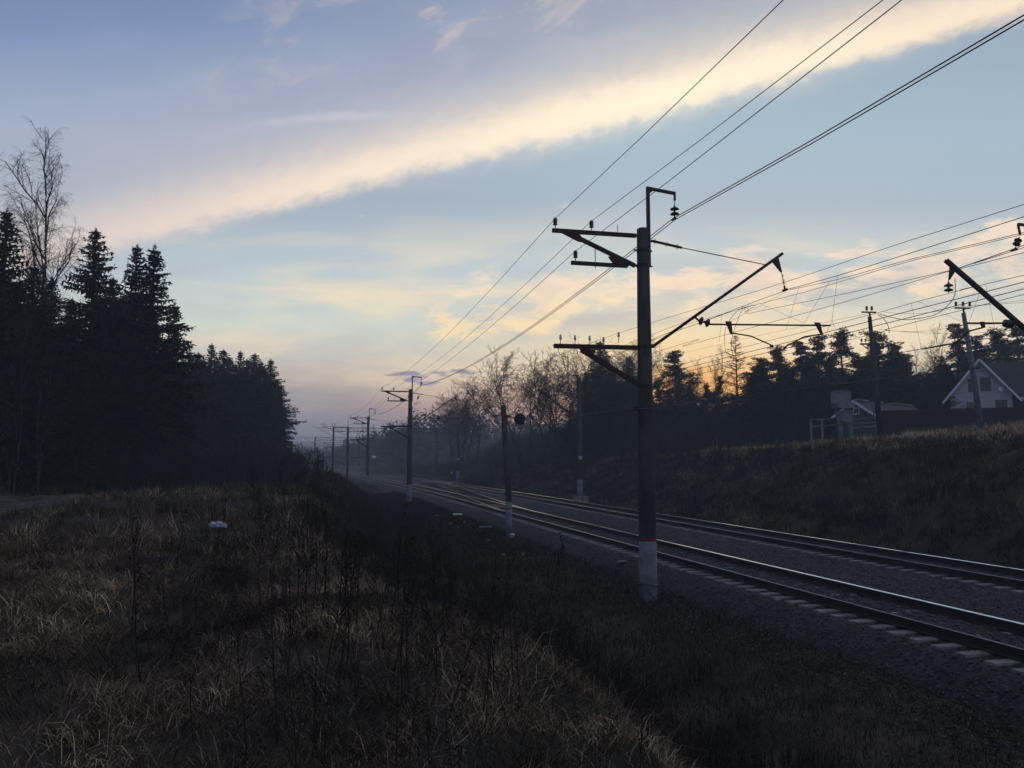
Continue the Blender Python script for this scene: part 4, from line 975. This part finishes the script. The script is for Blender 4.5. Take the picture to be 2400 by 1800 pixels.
# right side
GB = 'leafless trees right of the tracks'
for i, (px, tp, dp, v) in enumerate(((1235,808,104,0),(1285,812,106,2),(1330,818,104,0),(1375,800,112,1),(1085,888,150,0),(1112,880,152,1),(1060,905,150,2),(1455,772,112,2),(1500,785,110,0),(1545,800,114,1),(1622,835,118,1),(1600,850,112,0),(1430,800,118,2),(1400,850,100,0))):
    tree('bare', px, tp, dp, 'fine twigged leafless tree of the clumps above the far bank', GB, var=v, wide=1.35)
tree('bare', 928, 978, 205, 'small hazy leafless tree between the second and third masts', var=0)
tree('spruce', 1410, 795, 100, 'tall narrow spruce with a sharp tip left of the big mast', var=2, wide=1.5)
tree('spruce', 1478, 832, 100, 'shorter spruce close to the left side of the big mast', var=0, wide=1.6)
tree('pine', 1585, 822, 100, 'rounded pine directly right of the big mast', var=2, wide=1.6)
tree('larch', 1731, 778, 95, 'leafless larch with spreading level branches against the yellow glow')
tree('pine', 1660, 900, 98, 'low dark pine left of the leafless larch', var=1)
tree('pine', 1690, 880, 102, 'small pine just left of the larch trunk', var=0)
tree('birch', 1690, 800, 112, 'slender leafless birch behind the larch', var=1)
tree('birch', 1625, 830, 116, 'thin pale birch standing in the glow', var=1)
tree('birch', 2208, 748, 110, 'tall leafless birch left of the leaning pole', var=1)
tree('birch', 2168, 795, 108, 'shorter leafless birch next to the taller one', var=1)
GP = 'pines in the belt behind the village'
for i, (px, tp, dp) in enumerate(((1795,838,92),(1832,812,96),(1880,800,98),(1925,785,100),(1985,772,98),(2020,835,92),(2068,775,90),(2100,800,96),(2135,830,98),(1770,880,90),(1850,850,88),(1905,830,92),(1955,840,90),(2045,830,98),(2255,758,100),(2300,785,104),(2348,770,100),(2395,755,100),(2440,770,100),(2225,850,104),(2320,810,98),(2375,800,96),(1815,900,86),(1870,890,84),(2000,880,86),(2085,870,88),(2150,880,92),(2190,880,94),(1930,900,84),(1500,880,104),(1545,890,100),(1620,900,98),(1575,930,96),(1450,910,98),(2120,900,84),(2250,880,95))):
    tree('pine', px, tp, dp, 'bushy dark pine in the belt behind the village', GP, var=i, wide=1.25+.12*(i%3))
for i in range(44):
    px = 1775+i*15.5+random.uniform(-12,12); tree('pine', px, random.uniform(845,925)-(12 if px > 2100 else 0), random.uniform(84,98), 'bushy dark pine in the belt behind the village', GP, var=i, wide=1.7)
for i in range(12):
    px = 1440+i*17+random.uniform(-8,8); tree('pine', px, random.uniform(900,950), random.uniform(92,100), 'bushy dark pine in the belt behind the village', GP, var=i, wide=1.7)
for px, tp in ((1625,925),(1650,935),(1675,915),(1700,930),(1725,940),(1750,935),(1770,915)):
    tree('pine', px, tp, 96, 'bushy dark pine in the belt behind the village', GP, var=px, wide=1.8)
GS = 'low spruces on the right'
for i, (px, tp, dp) in enumerate(((1375,868,98),(1440,862,96),(1500,930,94),(1340,940,100),(1410,940,92),(1545,960,92),(1980,900,84),(2060,900,90),(2182,870,96))):
    tree('spruce', px, tp, dp, 'small dark spruce filling the lower tree belt', GS, var=i, wide=1.35)

# ------------------------------------------------------------------ brush masses (stuff)
def brush(name, areas, label, size=1.0, m='brush'):
    V=[]; F=[]; T=[]
    for (p, q, hgt, n, sp) in areas:
        g = h1(p, q)
        for k in range(n):
            a = random.uniform(0,6.28); r0 = random.uniform(0,sp); x=p+r0*math.cos(a); y=q+r0*math.sin(a); a2 = random.uniform(0,6.28); tl = random.uniform(.1,.6)
            hh = hgt*random.uniform(.45,1.05); tip = (x+math.cos(a2)*tl*hh*.6, y+math.sin(a2)*tl*hh*.6, g+hh); w = random.uniform(.010,.022)*size
            sx, sy_ = -math.sin(a2)*w, math.cos(a2)*w; i0=len(V); tn=random.uniform(.5,1.4)
            if random.random() < .5: sx, sy_ = w*.97, -w*.23
            V += [(x-sx,y-sy_,g-.1),(x+sx,y+sy_,g-.1),tip]; F.append((i0,i0+1,i0+2)); T += [tn]*3
            for j in range(4):
                t = random.uniform(.3,.95); bx,by,bz = x+(tip[0]-x)*t, y+(tip[1]-y)*t, g+hh*t; l = hh*random.uniform(.12,.34)
                a3=random.uniform(0,6.28); i0=len(V); V += [(bx-sx*.6,by-sy_*.6,bz),(bx+sx*.6,by+sy_*.6,bz),(bx+math.cos(a3)*l*.7,by+math.sin(a3)*l*.7,bz+l*.8)]; F.append((i0,i0+1,i0+2)); T += [tn]*3
    o = link(name, npmesh(name, np.array(V), np.array(F), M[m], np.array(T))); return tag(o, label, 'brush', kind='stuff')
ar = []
for i in range(330):      # foot of the left wood
    px = random.uniform(-60, 690); dp = random.uniform(42, 50) if px < 430 else random.uniform(50, 95); l = U(px,1080,d=dp)
    ar.append((l.x, l.y, random.uniform(1.2,3.2) if dp < 51 else random.uniform(1.5,3.5), 40, 1.3))
brush('undergrowth', ar, 'dark leafless undergrowth along the foot of the left wood', 1.4)
ar = []
for i in range(520):      # upper right bank and behind it
    q = random.uniform(72, 165); pp = random.uniform(33, 62); ar.append((pp+float(coff(q)), q, random.uniform(1.5,3.8), 46, 1.8))
brush('thicket', ar, 'tangled leafless thicket on top of the right bank below the trees', 1.7)
ar = []
for i in range(300):
    q = random.uniform(60, 240); pp = random.uniform(22, 34); ar.append((pp+float(coff(q)), q, random.uniform(.7,2.6) if q > 85 else random.uniform(.4,1.2), 30, 1.5))
for i in range(260):
    q = random.uniform(8, 75); pp = random.uniform(22.5, 31.0); ar.append((pp, q, random.choice((.25,.4,.6,1.1))*random.uniform(.7,1.2), 30, random.uniform(.6,1.4)))
brush('scrub', ar, 'low dark scrub covering the right bank slope', 1.2)
ar = []
for i in range(620):
    q = 7+random.random()**1.15*62; p_ = random.gauss(float(crestp(q))+2.4, 1.5); ar.append((p_+float(coff(q)), q, random.uniform(.25,.6) if q < 20 else random.uniform(.3,.85), 34, .55))
brush('weeds', ar, 'dark reddish brown weeds covering the cutting slope below the near embankment', .5)
ar = []
for i in range(190):      # left ditch side and ridge far end
    q = 12+random.random()**1.2*120; pp = random.uniform(1.5, 5.6) if q < 60 else random.uniform(1.0, 6.0); ar.append((pp+float(coff(q)), q, random.uniform(.3,.7) if q < 45 else random.uniform(.4,1.0), 26, .8))
brush('scrub', ar, 'dark leafless scrub on the left cutting side above the near track', .8)
ar = []
for i in range(340):
    q = random.uniform(55, 230); ar.append((random.uniform(2.5, 9.0)+float(coff(q)), q, random.uniform(.2,.55)*(1+.4*(q > 120)), 24, 1.0))
brush('scrub', ar, 'low brown scrub along the left edge of the distant track bed', 1.0)
# ------------------------------------------------------------------ grass
def blades(name, p, q, L, W, m, label, lean=(.2,1.1), tone=(.25,1.5), cat='grass', zoff=0., curl=.5, flow=None, tt=None):
    n = len(p); z = H(p, q)+zoff; a = rng.uniform(0, 6.283, n)
    if flow is not None: a = flow+rng.normal(0, .7, n)
    le = rng.uniform(*lean, n); dx, dy = np.cos(a), np.sin(a)
    b0 = np.stack([p, q, z-.02], 1)
    d1 = np.stack([dx*np.sin(le*.6), dy*np.sin(le*.6), np.cos(le*.6)], 1)
    le2 = le*(1+curl*rng.uniform(.3, 1.4, n)); d2 = np.stack([dx*np.sin(le2), dy*np.sin(le2), np.cos(le2)], 1)
    m1_ = b0+d1*(L*.5)[:, None]; tip = m1_+d2*(L*.5)[:, None]
    sa = rng.uniform(0, 6.283, n); s = np.stack([np.cos(sa), np.sin(sa), rng.uniform(-.3,.3,n)], 1)*(W*.5)[:, None]
    V = np.stack([b0-s, b0+s, m1_+s*.8, m1_-s*.8, tip], 1).reshape(-1, 3); k = np.arange(n)*5
    F4 = np.stack([k, k+1, k+2, k+3], 1); F3 = np.stack([k+3, k+2, k+4], 1)
    patch = np.clip(.8+2.4*fbm(p*.8, q*.55, 31, 4), .14, 1.9)
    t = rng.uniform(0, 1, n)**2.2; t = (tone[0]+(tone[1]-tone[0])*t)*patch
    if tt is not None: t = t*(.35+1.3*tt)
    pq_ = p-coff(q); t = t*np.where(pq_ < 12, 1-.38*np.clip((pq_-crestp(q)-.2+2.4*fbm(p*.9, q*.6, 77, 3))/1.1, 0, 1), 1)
    warm = rng.uniform(0, 1, n)[:, None]; colr = np.array([1.0, .93, .88])*(1-warm)+np.array([1.05, .97, .78])*warm
    tc = np.repeat(t[:, None]*colr, 5, axis=0)
    o = link(name, npmesh(name, V, [F4, F3], M[m], tc)); return tag(o, label, cat, kind='stuff')
def tufts(n, per, pr, qf, sig):
    k = max(1, n//per); qc = qf(rng.random(k)); pc = rng.uniform(pr[0], pr[1], k); i = rng.integers(0, k, n)
    w = sig*(.5+rng.random(k))[i]
    return pc[i]+rng.normal(0, 1, n)*w, qc[i]+rng.normal(0, 1, n)*w, rng.uniform(0, 6.283, k)[i], (rng.random(k)**1.5)[i], (.6+.8*rng.random(k))[i]
def rnd(a, b, n): return rng.uniform(a, b, n)
# foreground knoll
n = 380000; p, q, fl, tt_, ll = tufts(n, 34, (-8.5, 4.8), lambda u: 1.2+17*u**1.25, .09); k = (p > -q*.62-1.5) & (p < q*1.1+3.5) & (q > 1.0); p, q, fl, tt_, ll = (v[k] for v in (p, q, fl, tt_, ll))
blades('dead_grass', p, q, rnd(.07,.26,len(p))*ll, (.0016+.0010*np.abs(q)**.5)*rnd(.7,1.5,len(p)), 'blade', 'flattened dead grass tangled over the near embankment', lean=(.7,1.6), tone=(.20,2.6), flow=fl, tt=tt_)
n = 120000; p, q, fl, tt_, ll = tufts(n, 26, (-27, 4.9), lambda u: 14+48*u**1.3, .14)
k = (np.abs(p-(-9.2-3.2*np.sin((q-4)/40)-np.clip(q-40,0,None)*.1)) > 2.1); p, q, fl, tt_, ll = (v[k] for v in (p, q, fl, tt_, ll)); p = p+coff(q)
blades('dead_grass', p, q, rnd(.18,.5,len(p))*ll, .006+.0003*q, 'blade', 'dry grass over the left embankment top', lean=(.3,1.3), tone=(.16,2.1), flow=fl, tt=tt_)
n = 100000; q = 3+90*rng.random(n)**1.3; p = rnd(4.4, 9.35, n)+coff(q)
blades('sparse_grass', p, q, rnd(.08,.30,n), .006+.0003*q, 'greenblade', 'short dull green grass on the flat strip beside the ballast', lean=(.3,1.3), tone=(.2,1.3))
n = 140000; p, q, fl, tt_, ll = tufts(n, 28, (20.9, 33), lambda u: 5+120*u**1.3, .22); p = p+coff(q)
blades('dead_grass', p, q, rnd(.15,.5,n)*ll, .009+.0004*q, 'blade', 'dull dry grass covering the right bank', lean=(.3,1.3), tone=(.08,1.3), flow=fl, tt=tt_)
n = 80000; p, q, fl, tt_, ll = tufts(n, 24, (30.0, 52), lambda u: 12+80*u, .22)
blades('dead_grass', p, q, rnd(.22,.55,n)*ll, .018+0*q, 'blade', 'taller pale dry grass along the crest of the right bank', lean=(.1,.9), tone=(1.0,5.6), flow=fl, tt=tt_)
n = 26000; q = 40+120*rng.random(n); p = rnd(-14, 3.5, n)+coff(q)
blades('dead_grass', p, q, rnd(.3,.8,n), .03+0*q, 'blade', 'rough dry grass on the far left embankment', lean=(.05,.8), tone=(.08,.6))
# long bright straws, loose
n = 4200; q = 1.6+16*rng.random(n)**1.3; p = rnd(-8, 4.8, n)
blades('straw', p, q, rnd(.2,.6,n), rnd(.0025,.005,n), 'blade', 'long pale straws lying across the near grass', lean=(.9,1.5), tone=(.8,2.6), zoff=.03, curl=.2)

# ------------------------------------------------------------------ dry weed stalks (things)
def weed_mesh(h, seed, br=8):
    r = random.Random(seed); b = MB(); cur = Vector((0,0,-.05)); d = Vector((r.gauss(0,.08),r.gauss(0,.08),1)); P_ = [cur.copy()]
    for i in range(6): d = (d+Vector((r.gauss(0,.05),r.gauss(0,.05),0))).normalized(); cur = cur+d*h/6; P_.append(cur.copy())
    b.tube(P_, [.0055-.0006*i for i in range(7)], 4, False)
    hd = MB()
    for i in range(br):
        t = r.uniform(.35,.98); k = min(int(t*6),5); q = P_[k].lerp(P_[k+1], t*6-k); a = r.uniform(0,6.28); L_ = h*r.uniform(.12,.3)*(1.3-t)
        e = q+Vector((math.cos(a)*.5,math.sin(a)*.5,.85))*L_; m_ = q.lerp(e,.5)+Vector((math.cos(a)*.02,math.sin(a)*.02,-.01)); b.tube([q,m_,e],[.003,.0025,.0015],3,False)
        for j in range(5):
            o = e-(e-q)*r.uniform(0,.5); hd.lathe(o, [(.001,0),(.006,.006),(.001,.016)], (r.gauss(0,1),r.gauss(0,1),1), 4)
    nv = len(b.v); b.v += hd.v; b.f += [tuple(i_+nv for i_ in f_) for f_ in hd.f]; return b.mesh('weed', M['stalk'])
WM = [weed_mesh(1.0,i,6+2*i) for i in range(5)]
GWD = 'dark dry weed stalks standing on the near embankment'
def weed(p, q, h, v, label='dark dry weed stalk standing among the near grass', grp=GWD):
    t = link('dry_weed', WM[v % 5]); t.location = (p, q, h1(p, q)); tag(t, label, 'dry weed', grp); t.scale = (h,h,h); t.rotation_euler = (random.gauss(0,.1), random.gauss(0,.1), random.uniform(0,6.28))
for i in range(130):
    px = random.choice([random.gauss(1000,170), random.gauss(760,160), random.uniform(300,1500)]); dq = random.uniform(3.2,11)
    l = U(px,1080,d=dq); 
    if l.x > 5.0 or l.x < -6: continue
    weed(l.x, l.y, random.uniform(.45,1.25)*(1 if dq > 5 else .75), i)
for i in range(60):
    q = random.uniform(14,40); weed(random.uniform(-2,4.5), q, random.uniform(.8,1.7), i, 'taller dry weed stalk farther along the embankment top', 'weed stalks along the embankment top')
# far shrubs with bare forks at the end of the left ridge
SH = [bare_mesh(3.2,31,stems=3,dens=.7,spread=.6,fine=.02,lim=4)]
for px, tp, dp in ((690,1035,62),(735,1045,58),(712,1060,50),(755,1075,46),(665,1060,55)):
    l = U(px,1080,d=dp); g_ = h1(l.x,l.y); s_ = (CZ+(1080-tp)/1900*dp-g_)/3.2
    t = empty('bare_shrub', (l.x,l.y,g_), 'small forked leafless shrub at the far end of the left embankment', 'shrub', 'shrubs at the end of the left embankment', rz=random.uniform(0,6)); t.scale=(s_,)*3
    link('stems', SH[0][0], t); link('twigs', SH[0][1], t)
# ------------------------------------------------------------------ far forest (reads as one mass)
V=[]; F=[]
for i in range(2600):
    px = random.uniform(560, 1420); dp = random.uniform(240, 640); l = U(px,1080,d=dp); pp = l.x-float(coff(l.y))
    if -30 < pp < 34 and dp < 520: continue
    if px > 1100 and dp < 300: continue
    g_ = h1(l.x,l.y)-.5; hh = random.uniform(8,13)*(1+.25*(random.random() < .08)); hh *= .75 if px < 800 else (.8+.9*min(1,(px-800)/300)); w = hh*.17
    n_ = 46 if dp < 420 else 28; rnd_ = random.random() < .45
    for k in range(n_):
        t = random.random()**(.8); z_ = g_+hh*(.05+.95*t)
        rr = w*((math.sin(min(1,t*.9+.1)*math.pi)**.6)*1.5 if rnd_ else (1.05-t)*1.35)*random.uniform(.2,1.1); a = random.uniform(0,6.283)
        c_ = (l.x+math.cos(a)*rr, l.y+math.sin(a)*rr, z_); e_ = random.uniform(.35,1.0)*(.6+.5*(1-t)); i0 = len(V)
        for j in range(3): V.append((c_[0]+random.gauss(0,e_), c_[1]+random.gauss(0,e_), c_[2]+random.gauss(0,e_*.8)))
        F.append((i0,i0+1,i0+2))
tag(link('far_forest', npmesh('far_forest', np.array(V), np.array(F), M['forest'])), 'hazy blue grey forest closing the horizon behind the station', 'forest', kind='stuff')

# ------------------------------------------------------------------ haze
HAZE = .0013
if HAZE:
    b = MB(); b.box((50, 680, 12.5), (2100, 1900, 30)); hm = bpy.data.materials.new('haze_air'); hm.use_nodes = True; nt = hm.node_tree; nt.nodes.clear()
    o_ = nt.nodes.new('ShaderNodeOutputMaterial'); v_ = nt.nodes.new('ShaderNodeVolumePrincipled'); v_.inputs['Color'].default_value = (.82,.89,1,1); v_.inputs['Density'].default_value = HAZE; v_.inputs['Anisotropy'].default_value = .2
    nt.links.new(v_.outputs[0], o_.inputs['Volume'])
    o = b.build('haze', hm); tag(o, kind='stuff')
